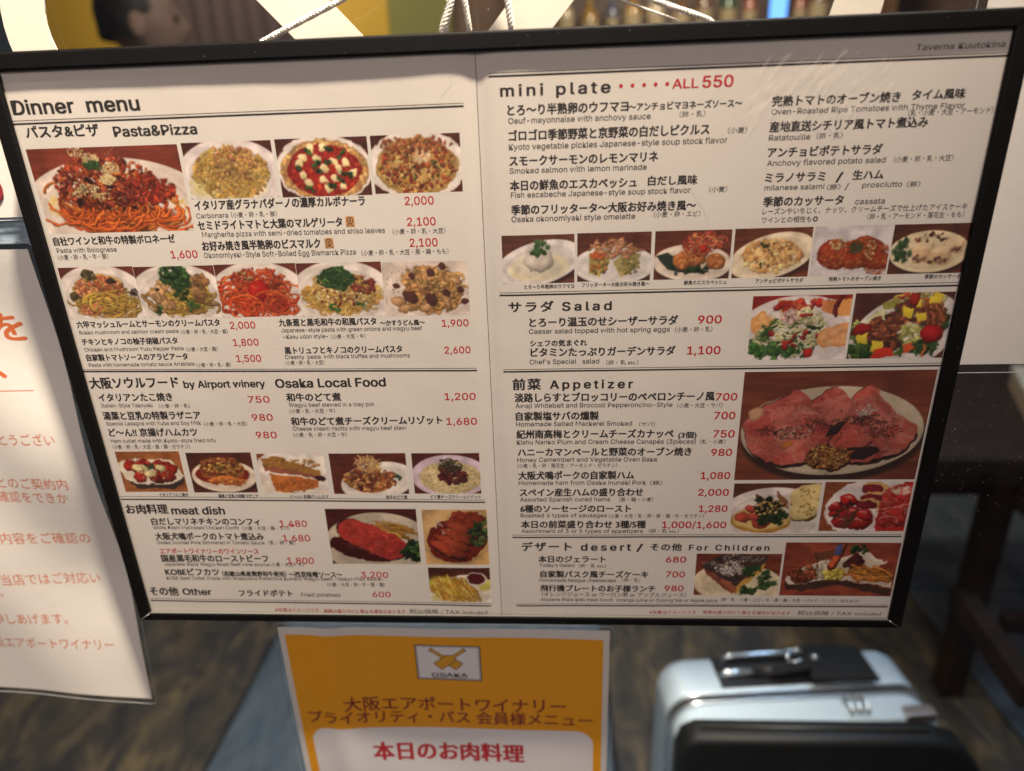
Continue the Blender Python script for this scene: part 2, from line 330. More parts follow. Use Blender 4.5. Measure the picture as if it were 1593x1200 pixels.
(1, 'c', '完熟トマトのオーブン焼き', 153.97, 44.48, 23.06, 1.93, 1.0),
(1, 'c', '季節のカッサータ', 196.16, 44.76, 15.41, 1.92, 1.0),
(1, 'h', 'サラダ', 7.26, 32.71, 21.11, 4.86, 1.25),
(1, 'h', 'Salad', 32.63, 33.02, 23.01, 4.06, 1.3),
(1, 'n', 'とろーり温玉のせシーザーサラダ', 16.9, 25.22, 70.04, 4.3, 1.0),
(1, 'P', '900', 96.51, 25.57, 10.75, 3.76, 1.0),
(1, 'D', 'Caesar salad topped with hot spring eggs', 16.51, 21.85, 67.0, 2.32, 1.0),
(1, 'a', '（小麦・卵・乳）', 85.94, 21.48, 17.45, 2.38, 1.0),
(1, 'n', 'シェフの気まぐれ', 16.98, 15.34, 27.32, 3.1, 1.0),
(1, 'n', 'ビタミンたっぷりガーデンサラダ', 17.17, 10.07, 69.4, 4.29, 1.0),
(1, 'P', '1,100', 92.36, 10.26, 15.51, 3.9, 1.0),
(1, 'D', "Chef's Special   salad", 16.46, 6.25, 33.84, 2.33, 1.0),
(1, 'a', '（卵・乳 etc.）', 53.73, 5.39, 15.52, 2.32, 1.0),
(1, 'h', '前菜', 7.81, -7.21, 13.77, 5.65, 1.2),
(1, 'h', 'Appetizer', 26.37, -6.75, 40.49, 4.27, 1.3),
(1, 'n', '淡路しらすとブロッコリーのペペロンチーノ風', 8.57, -13.82, 98.4, 4.52, 1.0),
(1, 'P', '700', 107.6, -13.85, 10.26, 3.76, 1.0),
(1, 'D', 'Awaji Whitebait and Broccoli Pepperoncino-Style', 8.79, -16.98, 78.01, 2.35, 1.0),
(1, 'a', '（小麦・大豆・サバ）', 89.04, -17.63, 22.28, 2.43, 1.0),
(1, 'n', '自家製塩サバの燻製', 8.9, -23.9, 41.51, 4.45, 1.0),
(1, 'P', '700', 107.74, -23.91, 10.07, 3.84, 1.0),
(1, 'D', 'Homemade Salted Mackerel Smoked', 8.81, -27.13, 58.39, 2.4, 1.0),
(1, 'a', '（サバ）', 70.75, -27.65, 8.01, 2.31, 1.0),
(1, 'n', '紀州南高梅とクリームチーズカナッペ', 8.92, -34.02, 79.12, 4.54, 1.0),
(1, 'n', '(3個)', 90.62, -34.25, 8.97, 3.41, 1.0),
(1, 'P', '750', 107.87, -34.02, 10.5, 3.93, 1.0),
(1, 'D', 'Kishu Nanko Plum and Cream Cheese Canapés (3pieces)', 8.83, -37.32, 90.64, 2.46, 1.0),
(1, 'a', '（乳・小麦）', 101.41, -37.58, 12.8, 2.35, 1.0),
(1, 'n', 'ハニーカマンベールと野菜のオーブン焼き', 9.29, -44.18, 88.37, 4.46, 1.0),
(1, 'P', '980', 107.68, -44.35, 10.29, 3.84, 1.0),
(1, 'D', 'Honey Camembert and Vegetable Oven Bake', 8.85, -47.43, 71.76, 2.44, 1.0),
(1, 'a', '（小麦・乳・卵・落花生・アーモンド・ゼラチン）', 8.75, -50.94, 51.63, 2.45, 1.0),
(1, 'n', '大阪犬鳴ポークの自家製ハム', 9.22, -57.8, 59.96, 4.58, 1.0),
(1, 'P', '1,080', 103.44, -57.72, 14.7, 3.95, 1.0),
(1, 'D', 'Homemade ham from Osaka inunaki Pork', 9.13, -61.0, 66.47, 2.43, 1.0),
(1, 'a', '（豚）', 77.6, -61.26, 6.29, 2.36, 1.0),
(1, 'n', 'スペイン産生ハムの盛り合わせ', 9.61, -67.89, 64.59, 4.49, 1.0),
(1, 'P', '2,000', 102.8, -67.64, 15.51, 3.84, 1.0),
(1, 'D', 'Assorted Spanish cured hams', 9.52, -71.03, 47.64, 2.44, 1.0),
(1, 'a', '（豚・鶏・小麦）', 61.89, -71.28, 17.81, 2.42, 1.0),
(1, 'n', '6種のソーセージのロースト', 9.68, -77.79, 58.48, 4.38, 1.0),
(1, 'P', '1,280', 103.8, -77.49, 14.67, 3.84, 1.0),
(1, 'D', 'Roasted 6 types of sausages', 9.59, -80.8, 46.06, 2.33, 1.0),
(1, 'a', '（小麦・大豆・乳・卵・豚・鶏・牛・ゼラチン）', 56.69, -81.36, 50.05, 2.47, 1.0),
(1, 'n', '本日の前菜盛り合わせ 3種/5種', 9.75, -87.68, 66.57, 4.47, 1.0),
(1, 'P', '1,000/1,600', 85.17, -87.54, 33.46, 3.93, 1.0),
(1, 'D', 'Assortment of 3 or 5 types of appetizers', 9.66, -90.67, 65.4, 2.38, 1.0),
(1, 'a', '（卵・乳 etc.）', 78.15, -90.79, 16.03, 2.43, 1.0),
(1, 'h', 'デザート', 9.69, -102.38, 27.13, 5.43, 1.2),
(1, 'h', 'desert', 42.08, -102.03, 26.83, 4.37, 1.3),
(1, 'h', '/', 72.04, -102.1, 3.46, 4.14, 1.0),
(1, 'h', 'その他', 79.65, -102.07, 16.55, 4.34, 1.15),
(1, 'h', 'For Children', 100.3, -101.77, 42.25, 3.5, 1.3),
(1, 'n', '本日のジェラート', 18.74, -109.95, 36.75, 4.24, 1.0),
(1, 'P', '680', 88.32, -109.67, 10.75, 3.69, 1.0),
(1, 'D', "Today's Gelato", 19.05, -112.85, 19.55, 2.14, 1.0),
(1, 'a', '（卵・乳 etc.）', 40.72, -113.23, 15.19, 2.34, 1.0),
(1, 'n', '自家製バスク風チーズケーキ', 19.64, -120.05, 59.37, 4.33, 1.0),
(1, 'P', '700', 88.81, -119.44, 10.15, 3.76, 1.0),
(1, 'D', 'Homemade Basque cheesecake', 18.87, -122.89, 42.55, 2.18, 1.0),
(1, 'a', '（卵・乳）', 64.96, -122.74, 9.91, 2.38, 1.0),
(1, 'n', '飛行機プレートのお子様ランチ', 19.47, -129.47, 63.82, 4.19, 1.0),
(1, 'P', '980', 88.58, -128.84, 10.25, 3.7, 1.0),
(1, 's', '（オレンジジュース or ウーロン茶 or アップルジュース）', 20.14, -133.02, 80.35, 3.02, 1.0),
(1, 'D', 'Airplane Plate kids meal lunch  (orange juice or Oolong tea or Apple juice', 19.36, -136.15, 98.67, 2.15, 1.0),
(1, 'a', '（卵・乳・小麦・エビ・牛・豚・鶏・大豆・バナナ・リンゴ・はちみつ）', 119.75, -135.56, 74.89, 2.33, 1.0),
(1, 'f', '※写真はイメージです', 80.72, -144.6, 26.2, 2.25, 1.0),
(1, 'f', '実際の盛り付けと異なる場合があります', 110.47, -144.34, 48.15, 2.24, 1.0),
(1, 't', '税込価格 / TAX included', 162.14, -144.39, 45.27, 3.02, 1.0)]
PHOTOS = [
('bolognese', 0, -209.49, -138.84, 74.87, 112.72),
('carbonara', 0, -137.0, -95.97, 88.77, 113.08),
('margherita', 0, -94.23, -52.75, 88.42, 113.31),
('okopizza', 0, -51.28, -11.56, 88.79, 113.41),
('mushroom', 0, -210.43, -173.02, 33.33, 58.75),
('chicken', 0, -172.84, -133.13, 33.03, 58.35),
('arrabiata', 0, -132.91, -93.22, 32.79, 58.52),
('kujo', 0, -93.01, -52.2, 32.37, 58.29),
('truffle', 0, -51.95, -11.48, 31.93, 57.82),
('takoyaki', 0, -207.39, -171.84, -64.97, -40.29),
('lasagna', 0, -168.45, -132.77, -65.45, -41.19),
('hamkatsu', 0, -129.84, -93.48, -66.21, -41.99),
('doteni', 0, -90.69, -49.78, -66.38, -42.04),
('risotto', 0, -46.7, -10.96, -66.26, -42.19),
('roastbeef', 0, -97.38, -47.08, -111.55, -75.78),
('katsu', 0, -44.06, -8.72, -111.5, -76.19),
('fries', 0, -43.53, -8.73, -137.18, -113.76),
('oeuf', 1, 4.99, 38.23, 46.37, 68.78),
('frittata', 1, 39.55, 73.05, 46.7, 68.99),
('escabeche', 1, 74.65, 108.82, 46.84, 69.03),
('potato', 1, 110.1, 144.22, 46.9, 69.19),
('tomato', 1, 145.05, 178.53, 47.11, 69.23),
('cassata', 1, 179.23, 212.24, 47.18, 69.26),
('caesar', 1, 120.89, 165.84, 6.9, 38.18),
('garden', 1, 167.15, 211.22, 6.87, 38.6),
('ham', 1, 120.4, 210.58, -58.49, 0.86),
('canape', 1, 120.8, 164.83, -90.63, -60.48),
('sausages', 1, 166.76, 210.43, -89.32, -59.86),
('basque', 1, 104.6, 150.02, -131.32, -103.92),
('kids', 1, 151.18, 210.68, -131.02, -96.55)]
RULES = [(0, -213.34, 124.67, 123.35, -9.14, 125.11, 123.92), (0, -212.01, 6.5, 5.55, -7.7, 4.58, 3.33), (0, -211.21, -67.81, -69.61, -6.96, -70.31, -71.65), (0, -210.3, -136.56, -138.05, -6.37, -138.45, -139.89), (1, 2.15, 136.31, 134.99, 212.13, 136.24, 135.11), (1, 3.02, 42.16, 40.92, 211.97, 42.8, 41.38), (1, 3.39, 3.55, 2.4, 211.76, 4.13, 2.83), (1, 4.71, -92.17, -93.65, 209.95, -91.45, -92.64), (1, 5.41, -138.28, -139.54, 210.32, -137.02, -138.1)]
ICONS = [(-64.46, 76.9), (-75.53, 67.37)]
DOTS = [(57.62, 129.47), (62.43, 129.49), (67.23, 129.52), (72.02, 129.55), (76.79, 129.57)]
NOTES = [('とうござい', -293.84, -47.88, 34.9, 7.02, {}), ('とのご契約内', -304.97, -76.98, 45.53, 7.21, {}), ('確認をできか', -308.18, -86.75, 45.96, 7.35, {}), ('約内容をご確認の', -324.78, -116.77, 66.45, 7.78, {}), ('も当店ではご対応い', -332.3, -147.01, 71.65, 7.97, {}), ('。', -328.59, -155.54, 2.62, 6.07, {}), ('申しあげます。', -338.38, -177.36, 49.47, 8.14, {}), ('大阪エアポートワイナリー', -353.39, -196.86, 91.79, 8.16, {}), ('を', -275.02, 14.24, 16.62, 15.87, {'bold': 0.03, 'slant': -0.15}), ('、', -282.79, -7.12, 5.3, 15.1, {'bold': 0.03})]
LINE = (-295.1, -263.88, -14.35)
HEADS = [('大阪エアポートワイナリー', -114.43, -248.08, 148.14, 11.43, 1), ('プライオリティ・パス 会員様メニュー', -140.45, -259.19, 191.63, 10.52, 1), ('本日のお肉料理', -99.1, -293.53, 103.91, 15.9, 0)]
PRINT_GAIN = 1.0

class Canvas:
    """A small painter for the flat printed dish pictures."""
    def __init__(s, wmm, hmm, seed, res=3.4):
        s.w = max(24, int(wmm*res)); s.h = max(20, int(hmm*res))
        s.r = np.random.default_rng(seed)
        s.im = np.zeros((s.h, s.w, 3)); s.px = s.h; s.base = None
    def noise(s, cx, cy, seed=0):
        g = np.random.default_rng(seed+77).random((cy+2, cx+2))
        yy = np.linspace(0, cy, s.h); xx = np.linspace(0, cx, s.w)
        y0 = yy.astype(int); x0 = xx.astype(int); fy = (yy-y0)[:, None]; fx = (xx-x0)[None]
        fy = fy*fy*(3-2*fy); fx = fx*fx*(3-2*fx)
        a = g[y0][:, x0]; b = g[y0][:, x0+1]; c = g[y0+1][:, x0]; d = g[y0+1][:, x0+1]
        return (a*(1-fx)+b*fx)*(1-fy)+(c*(1-fx)+d*fx)*fy
    def wood(s, col, col2=None, seed=1, slope=0.12):
        col = np.array(col, float); col2 = np.array(col2 if col2 is not None else col*0.62, float)
        n = s.noise(4, 26, seed)*.5+s.noise(9, 60, seed+3)*.3+s.noise(3, 5, seed+5)*.4
        n = np.clip((n-.3)*1.25, 0, 1)[..., None]
        s.im[:] = col2*(1-n)+col*n
    def win(s, x, y, R):
        X = x*s.w; Y = y*s.h
        x0 = max(0, int(X-R)-1); x1 = min(s.w, int(X+R)+2); y0 = max(0, int(Y-R)-1); y1 = min(s.h, int(Y+R)+2)
        if x0 >= x1 or y0 >= y1: return None
        yy, xx = np.mgrid[y0:y1, x0:x1]
        return xx-X+.0, yy-Y+.0, (slice(y0, y1), slice(x0, x1))
    def blob(s, x, y, a, b, rot=0, col=(200, 200, 200), hi=.3, edge=.4, alpha=1., soft=1.2):
        """ellipse with radii a, b in fractions of the height, shaded like a small lump"""
        a *= s.px; b *= s.px
        q = s.win(x, y, max(a, b)+1)
        if q is None: return
        dx, dy, sl = q; c, n = math.cos(rot), math.sin(rot)
        u = (dx*c+dy*n)/a; v = (-dx*n+dy*c)/b; d = np.sqrt(u*u+v*v)
        m = np.clip((1-d)*min(a, b)/soft+.5, 0, 1)[..., None]*alpha
        R = max(a, b)
        sh = 1+hi*(-(dx*.35+dy*.8)/R)-edge*np.clip(d, 0, 1)**3
        s.im[sl] = s.im[sl]*(1-m)+np.clip(np.array(col, float)*sh[..., None], 0, 255)*m
    def ell(s, x, y, rx, ry, rot=0, col=(230, 226, 220), edge=0., hi=0., soft=1.2):
        """ellipse, rx in widths and ry in heights"""
        s.blob(x, y, rx*s.w/s.px, ry, rot, col, hi, edge, 1., soft)
    def plate(s, x, y, rx, ry, rot=0, col=(228, 222, 214), shadow=True):
        if shadow: s.ell(x+.01, y+.06, rx*1.01, ry*1.02, rot, (62, 38, 30), 0, 0, 5)
        c = np.array(col, float)
        s.ell(x, y, rx, ry, rot, c*.93); s.ell(x, y-.008, rx*.985, ry*.975, rot, c*1.02)
        s.ell(x, y+.01, rx*.80, ry*.78, rot, c*.9, 0, 0, 3); s.ell(x, y+.02, rx*.76, ry*.74, rot, c*.98, 0, 0, 6)
        s.base = s.im.copy()
    def veins(s, x, y, rx, ry, col, amt=.6, sc=9, seed=3, wd=.035):
        """thin branching streaks, as of fat in meat"""
        yy, xx = np.mgrid[0:s.h, 0:s.w]; d = ((xx/s.w-x)/rx)**2+((yy/s.h-y)/ry)**2; m = 0
        for k, w in ((1, 1.), (2.3, .55)):
            n = s.noise(int(sc*k*s.w/s.h*.7), int(sc*k), seed+int(k*5)); m = np.maximum(m, np.clip(1.3-np.abs(n-.5)/(wd*k), 0, 1)*w)
        m = (np.clip((1.05-d)*3, 0, 1)*m*amt)[..., None]; s.im = s.im*(1-m)+np.array(col, float)*m
    def finish(s):
        """loosen the outlines a little, add uneven light and print grain"""
        yy, xx = np.mgrid[0:s.h, 0:s.w].astype(float); a = s.px*np.ones((s.h, s.w))
        if s.base is not None:
            m = (np.abs(s.im-s.base).sum(2) > 24).astype(float)
            for _ in range(2):
                for ax in (0, 1): m = sum(np.roll(m, k, ax) for k in range(-3, 4))/7
            a = a*np.clip(m*1.6-.15, 0, 1)
        for k, amp in ((9, .022), (24, .014)):
            xx = xx+(s.noise(int(k*s.w/s.h), k, 41+k)-.5)*amp*a*2; yy = yy+(s.noise(int(k*s.w/s.h), k, 67+k)-.5)*amp*a*2
        x0 = np.clip(xx, 0, s.w-1.001); y0 = np.clip(yy, 0, s.h-1.001); xi = x0.astype(int); yi = y0.astype(int); fx = (x0-xi)[..., None]; fy = (y0-yi)[..., None]
        I = s.im; xj = np.minimum(xi+1, s.w-1); yj = np.minimum(yi+1, s.h-1)
        s.im = (I[yi, xi]*(1-fx)+I[yi, xj]*fx)*(1-fy)+(I[yj, xi]*(1-fx)+I[yj, xj]*fx)*fy
        s.im *= (.9+.2*s.noise(int(7*s.w/s.h), 7, 91)+.0)[..., None]; s.grain(.06)
    def spoly(s, pts, col, shade=None, it=2):
        P = np.array(pts, float)
        for _ in range(it):
            Q = np.roll(P, -1, 0); P = np.stack([P*.75+Q*.25, P*.25+Q*.75], 1).reshape(-1, 2)
        s.poly(P, col, 0, shade)
    def poly(s, pts, col, jit=0, shade=None):
        P = np.array(pts, float)*[s.w, s.h]
        x0, y0 = np.maximum(P.min(0).astype(int)-1, 0); x1, y1 = P.max(0).astype(int)+2
        x1 = min(x1, s.w); y1 = min(y1, s.h)
        if x0 >= x1 or y0 >= y1: return
        acc = 0
        for oy in (.25, .75):
            for ox in (.25, .75):
                yy, xx = np.mgrid[y0:y1, x0:x1]; yy = yy+oy; xx = xx+ox
                ins = np.zeros(yy.shape, bool)
                for i in range(len(P)):
                    ax, ay = P[i-1]; bx, by = P[i]
                    if ay == by: continue
                    k = ((ay > yy) != (by > yy)) & (xx < (bx-ax)*(yy-ay)/(by-ay)+ax)
                    ins ^= k
                acc = acc+ins
        m = (acc/4.)[..., None]; c = np.array(col, float)*np.ones((y1-y0, x1-x0, 3))
        if shade: c = c*(1+shade*(np.linspace(1, -1, y1-y0)[:, None, None]))
        sl = (slice(y0, y1), slice(x0, x1)); s.im[sl] = s.im[sl]*(1-m)+np.clip(c, 0, 255)*m
    def strand(s, pts, r, col, dark=.5, light=1.15):
        P = np.array(pts, float); n = len(P)
        L = np.abs(np.diff(P*[s.w, s.h], axis=0)).sum(); k = max(4, int(L/(r*s.px*.8)+1))
        t = np.linspace(0, n-1, k); i = np.minimum(t.astype(int), n-2); f = (t-i)[:, None]
        Q = P[i]*(1-f)+P[i+1]*f; c = np.array(col, float)
        for q in Q: s.blob(q[0], q[1], r, r, 0, c*dark, 0, 0)
        for q in Q: s.blob(q[0]-.1*r, q[1]-.25*r, r*.66, r*.62, 0, c*light, .1, .15)
    def curl(s, cx, cy, R, r, col, a0=None, da=None, sq=.6, **k):
        a0 = s.r.uniform(0, 6.3) if a0 is None else a0; da = s.r.uniform(1.2, 3.6) if da is None else da
        a = np.linspace(a0, a0+da, 9); asp = s.w/s.h; g = s.r.uniform(.85, 1.2, 9).cumsum()*.02+1
        s.strand(np.stack([cx+np.cos(a)*R*g/asp, cy+np.sin(a)*R*sq*g], 1), r, col, **k)
    def rnd(s, cx, cy, rx, ry, p=.5):
        a = s.r.uniform(0, 2*math.pi); q = s.r.random()**p
        return cx+math.cos(a)*rx*q, cy+math.sin(a)*ry*q
    def tint(s, col, j=.16):
        c = np.array(col, float)*s.r.uniform(1-j, 1+j); return np.clip(c+s.r.uniform(-6, 6, 3), 0, 255)
    def noodles(s, cx, cy, rx, ry, n, r, cols, R=(.05, .22), **k):
        for _ in range(n):
            x, y = s.rnd(cx, cy, rx, ry); c = s.tint(cols[s.r.integers(len(cols))])
            s.curl(x, y, s.r.uniform(*R), r*s.r.uniform(.8, 1.2), c, **k)
    def pile(s, cx, cy, rx, ry, n, size, cols, asp=(.5, 1.), j=.18, hi=.35, edge=.45, p=.5, alpha=1.):
        pts = sorted([s.rnd(cx, cy, rx, ry, p) for _ in range(n)], key=lambda q: q[1])
        for x, y in pts:
            a = s.r.uniform(*size); c = s.tint(cols[s.r.integers(len(cols))], j)
            s.blob(x, y, a, a*s.r.uniform(*asp), s.r.uniform(0, 3.14), c, hi, edge, alpha)
    def leaf(s, x, y, L, rot, col):
        for k in (-.5, 0, .5):
            s.blob(x+math.cos(rot+k)*L*.5*s.h/s.w, y+math.sin(rot+k)*L*.5, L*.5, L*.2, rot+k, s.tint(col), .4, .5)
    def leaves(s, cx, cy, rx, ry, n, L, cols):
        for _ in range(n):
            x, y = s.rnd(cx, cy, rx, ry); s.leaf(x, y, s.r.uniform(.6, 1.2)*L, s.r.uniform(0, 6.3), cols[s.r.integers(len(cols))])
    def sticks(s, cx, cy, rx, ry, n, L, r, cols, a=(0, 3.14)):
        for _ in range(n):
            x, y = s.rnd(cx, cy, rx, ry); t = s.r.uniform(*a); l = s.r.uniform(.6, 1.2)*L
            dx = math.cos(t)*l*s.h/s.w; dy = math.sin(t)*l
            s.strand([(x-dx/2, y-dy/2), (x+dx/2+s.r.uniform(-.01, .01), y+dy/2)], r, s.tint(cols[s.r.integers(len(cols))]), dark=.62, light=1.1)
    def grain(s, amt=.10, sc=1.):
        g = s.noise(int(s.w*.45*sc), int(s.h*.45*sc), 5)*.6+s.noise(int(s.w*.2), int(s.h*.2), 9)*.4
        s.im *= (1+amt*(g-.5)*2)[..., None]
    def mask_noise(s, x, y, rx, ry, col, amt=.6, sc=30, seed=3, thr=.5, rot=0):
        """speckled patch of a colour inside an ellipse"""
        yy, xx = np.mgrid[0:s.h, 0:s.w]; u0 = (xx/s.w-x)/rx; v0 = (yy/s.h-y)/ry
        d = u0**2+v0**2; n = s.noise(sc*s.w//s.h, sc, seed)
        m = (np.clip((1.05-d)*2, 0, 1)*np.clip((n-thr)*6, 0, 1)*amt)[..., None]
        s.im = s.im*(1-m)+np.array(col, float)*m

RED = (150, 66, 44); DKW = (104, 48, 36); WHITE = (232, 226, 220)
GREEN = [(44, 84, 36), (62, 108, 44), (30, 60, 30)]; CHEESE = [(236, 214, 150), (226, 196, 120), (240, 228, 180)]

def d_bolognese(c):
    c.wood(RED, (112, 44, 30)); c.plate(.52, .72, .64, .60, 0, (222, 210, 198))
    c.ell(.52, .82, .38, .17, 0, (120, 46, 20), 0, 0, 5)
    for x, y in ((.1, .62), (.09, .7), (.93, .66), (.95, .72)): c.mask_noise(x, y, .05, .1, (214, 184, 90), .7, 40, 4, .4)
    c.noodles(.52, .66, .36, .28, 90, .017, [(206, 92, 30), (190, 70, 24), (220, 118, 44)], (.08, .3))
    c.pile(.47, .42, .34, .31, 620, (.016, .036), [(140, 48, 26), (166, 66, 36), (96, 34, 22), (186, 88, 48), (84, 28, 20)])
    c.pile(.76, .5, .17, .16, 200, (.016, .034), [(150, 44, 26), (112, 30, 20), (176, 60, 34)])
    c.pile(.42, .22, .2, .13, 160, (.014, .03), [(140, 52, 28), (176, 72, 38)])
    for _ in range(34):
        t = c.r.uniform(.12, .9); c.curl(t, .78+c.r.uniform(-.08, .06), c.r.uniform(.09, .26), .018, c.tint((216, 96, 34)), c.r.uniform(-.5, .8), c.r.uniform(1.6, 3.1), .62)
    for x, y in ((.31, .48), (.5, .44), (.36, .36), (.27, .6), (.63, .7)): c.blob(x, y, .05, .03, .3, (42, 18, 16), .2, .2)
    for x, y, n in ((.36, .46, 90), (.5, .36, 170), (.42, .13, 150), (.52, .24, 110), (.43, .56, 70), (.28, .52, 50), (.33, .05, 60)):
        c.pile(x, y, .06, .06, n, (.006, .014), CHEESE, (.5, 1), .12)
    c.pile(.42, .2, .07, .05, 80, (.008, .02), GREEN); c.pile(.5, .5, .4, .3, 40, (.004, .008), [(250, 230, 200)])
def d_carbonara(c):
    c.wood(DKW); c.plate(.5, .6, .6, .66, 0, (222, 214, 214)); c.ell(.45, .78, .42, .25, 0, (224, 214, 160), 0, 0, 8)
    c.pile(.5, .55, .42, .46, 620, (.02, .055), [(214, 174, 84), (198, 152, 66), (226, 194, 112), (178, 126, 62)])
    c.noodles(.5, .62, .36, .3, 60, .024, [(216, 178, 88), (200, 156, 70)], (.06, .2), dark=.72, light=1.04); c.pile(.5, .5, .4, .42, 260, (.02, .045), [(216, 176, 90), (196, 150, 70), (222, 190, 110)], hi=.2, edge=.25, alpha=.7)
    c.pile(.55, .38, .25, .3, 90, (.02, .05), [(190, 132, 84), (168, 110, 66), (216, 166, 96)])
    c.pile(.5, .5, .38, .42, 260, (.004, .008), [(84, 62, 34)]); c.mask_noise(.08, .8, .14, .2, (214, 206, 110), .5, 30, 5, .45)
def d_margherita(c):
    c.wood(DKW); c.ell(.5, .52, .53, .57, 0, (226, 220, 214)); c.ell(.5, .55, .475, .52, 0, (206, 158, 96), .25)
    c.pile(.5, .55, .46, .5, 120, (.02, .05), [(222, 178, 112), (196, 140, 76)], p=.08, hi=.1, edge=.1)
    c.ell(.5, .55, .40, .44, 0, (168, 34, 26), .2); c.pile(.5, .55, .38, .42, 220, (.012, .04), [(186, 44, 30), (150, 28, 24), (200, 62, 36)], hi=.1, edge=.1)
    for x, y in ((.25, .32), (.36, .18), (.52, .16), (.42, .34), (.2, .42), (.62, .4), (.77, .42), (.5, .5), (.68, .52), (.24, .62), (.3, .76), (.48, .7), (.62, .68), (.7, .82), (.52, .86), (.84, .6)):
        x = .5+(x-.5)*.9; c.blob(x, y, .085, .065, c.r.uniform(0, 3), (240, 224, 170), .15, .18); c.blob(x+.02, y+.02, .05, .035, 1, (244, 222, 150), .1, .2)
    for x, y in ((.34, .26), (.56, .2), (.42, .44), (.72, .3), (.2, .5), (.44, .58), (.74, .62), (.56, .8), (.32, .88), (.54, .38), (.66, .72)): c.leaves(x, y, .02, .02, 3, .09, GREEN)
def d_okopizza(c):
    c.wood(DKW); c.ell(.5, .52, .56, .6, 0, (226, 220, 214)); c.ell(.5, .55, .46, .5, 0, (214, 168, 92), .25)
    c.pile(.5, .54, .43, .46, 300, (.02, .055), [(196, 128, 60), (150, 62, 36), (220, 176, 84), (128, 48, 34), (190, 96, 50)])
    c.noodles(.5, .5, .34, .34, 26, .007, [(226, 196, 120)], (.08, .25), dark=.95, light=1.); c.pile(.5, .5, .4, .4, 120, (.02, .05), [(140, 56, 38), (176, 80, 46), (196, 140, 70)])
    c.leaves(.52, .5, .3, .3, 26, .05, [(84, 96, 36), (52, 70, 30)]); c.pile(.56, .38, .09, .12, 40, (.03, .05), [(216, 150, 100), (206, 132, 84), (230, 190, 140)], hi=.2, edge=.2)
    c.sticks(.56, .38, .1, .1, 18, .14, .006, [(240, 214, 170)]); c.pile(.5, .18, .4, .14, 90, (.02, .045), [(150, 76, 46), (176, 110, 62)])
def pasta_plate(c, rim=(222, 214, 208)): c.wood((124, 60, 46), (96, 42, 34)); c.plate(.5, .6, .62, .64, 0, rim, False)
def d_mushroom(c):
    pasta_plate(c); c.pile(.5, .56, .4, .38, 260, (.02, .05), [(170, 132, 60), (150, 110, 56)], hi=.2, edge=.3); c.noodles(.5, .58, .38, .34, 90, .02, [(186, 148, 62), (160, 124, 56), (206, 170, 84)], (.07, .3))
    c.pile(.48, .44, .32, .28, 230, (.022, .05), [(206, 118, 72), (186, 96, 58), (150, 88, 50), (222, 150, 100)])
    c.pile(.35, .82, .24, .1, 70, (.022, .045), [(206, 110, 74), (222, 140, 96)]); c.blob(.66, .28, .1, .05, .1, (66, 44, 40)); c.blob(.12, .55, .09, .08, 0, (92, 76, 48))
    c.blob(.94, .5, .07, .08, .6, (74, 58, 52)); c.pile(.4, .14, .1, .08, 30, (.02, .04), [(104, 96, 52), (80, 70, 44)])
    c.noodles(.62, .76, .26, .12, 30, .02, [(206, 172, 66), (186, 148, 60)], (.1, .3))
def d_chicken(c):
    pasta_plate(c); c.pile(.52, .6, .4, .34, 200, (.02, .05), [(180, 140, 70), (150, 116, 60)], hi=.2, edge=.3); c.noodles(.55, .66, .34, .26, 80, .018, [(206, 168, 74), (176, 138, 58)], (.07, .26))
    for x, y, a, k in ((.24, .58, .16, 0), (.32, .75, .13, 0), (.75, .5, .17, 1), (.66, .25, .12, 0), (.8, .28, .13, 1), (.3, .4, .12, 0)):
        c.pile(x, y, .07, .1, 14, (a*.4, a*.7), [(206, 166, 112), (190, 144, 92)] if not k else [(170, 128, 76), (150, 106, 62)], hi=.25)
    c.leaves(.48, .22, .18, .2, 90, .09, GREEN); c.leaves(.55, .5, .1, .2, 34, .08, GREEN); c.leaves(.2, .86, .05, .05, 8, .09, GREEN); c.leaves(.64, .76, .06, .08, 14, .08, [(74, 120, 54)])
    c.strand([(.04, .55), (.1, .66), (.18, .82)], .035, (150, 112, 66)); c.strand([(.7, .66), (.84, .74), (.98, .76)], .03, (120, 88, 52)); c.blob(.24, .44, .05, .03, 0, (50, 36, 30))
def d_arrabiata(c):
    pasta_plate(c); c.noodles(.5, .62, .42, .34, 130, .02, [(214, 78, 32), (190, 56, 26), (226, 104, 48)], (.08, .3))
    c.pile(.5, .28, .32, .2, 160, (.02, .05), [(186, 66, 38), (150, 46, 28), (206, 92, 52)]); c.blob(.5, .5, .21, .19, 0, (196, 30, 20), .25, .35); c.blob(.46, .42, .07, .04, .3, (220, 60, 40), .1, .1)
    c.leaves(.4, .22, .06, .03, 7, .05, [(220, 190, 120)]); c.noodles(.5, .8, .4, .12, 40, .02, [(222, 92, 40), (196, 62, 30)], (.1, .3))
def d_kujo(c):
    pasta_plate(c); c.pile(.5, .6, .46, .36, 420, (.02, .05), [(216, 170, 80), (196, 146, 62)], hi=.2, edge=.3); c.noodles(.5, .6, .46, .34, 130, .017, [(222, 178, 84), (232, 196, 108), (196, 146, 62)], (.05, .16), dark=.66, light=1.06)
    c.pile(.5, .55, .36, .24, 110, (.018, .04), [(140, 66, 50), (236, 214, 160), (226, 200, 130), (120, 50, 40)])
    c.pile(.75, .42, .16, .16, 30, (.03, .06), [(126, 52, 40), (150, 74, 56)]); c.ell(.45, .28, .2, .2, 0, (40, 70, 36)); c.noodles(.45, .28, .18, .18, 120, .012, [(56, 96, 46), (36, 70, 36), (84, 120, 60)], (.03, .1))
    c.noodles(.38, .84, .06, .08, 14, .01, [(60, 104, 46)], (.03, .07)); c.noodles(.72, .8, .05, .06, 8, .009, [(74, 120, 50)], (.03, .07))
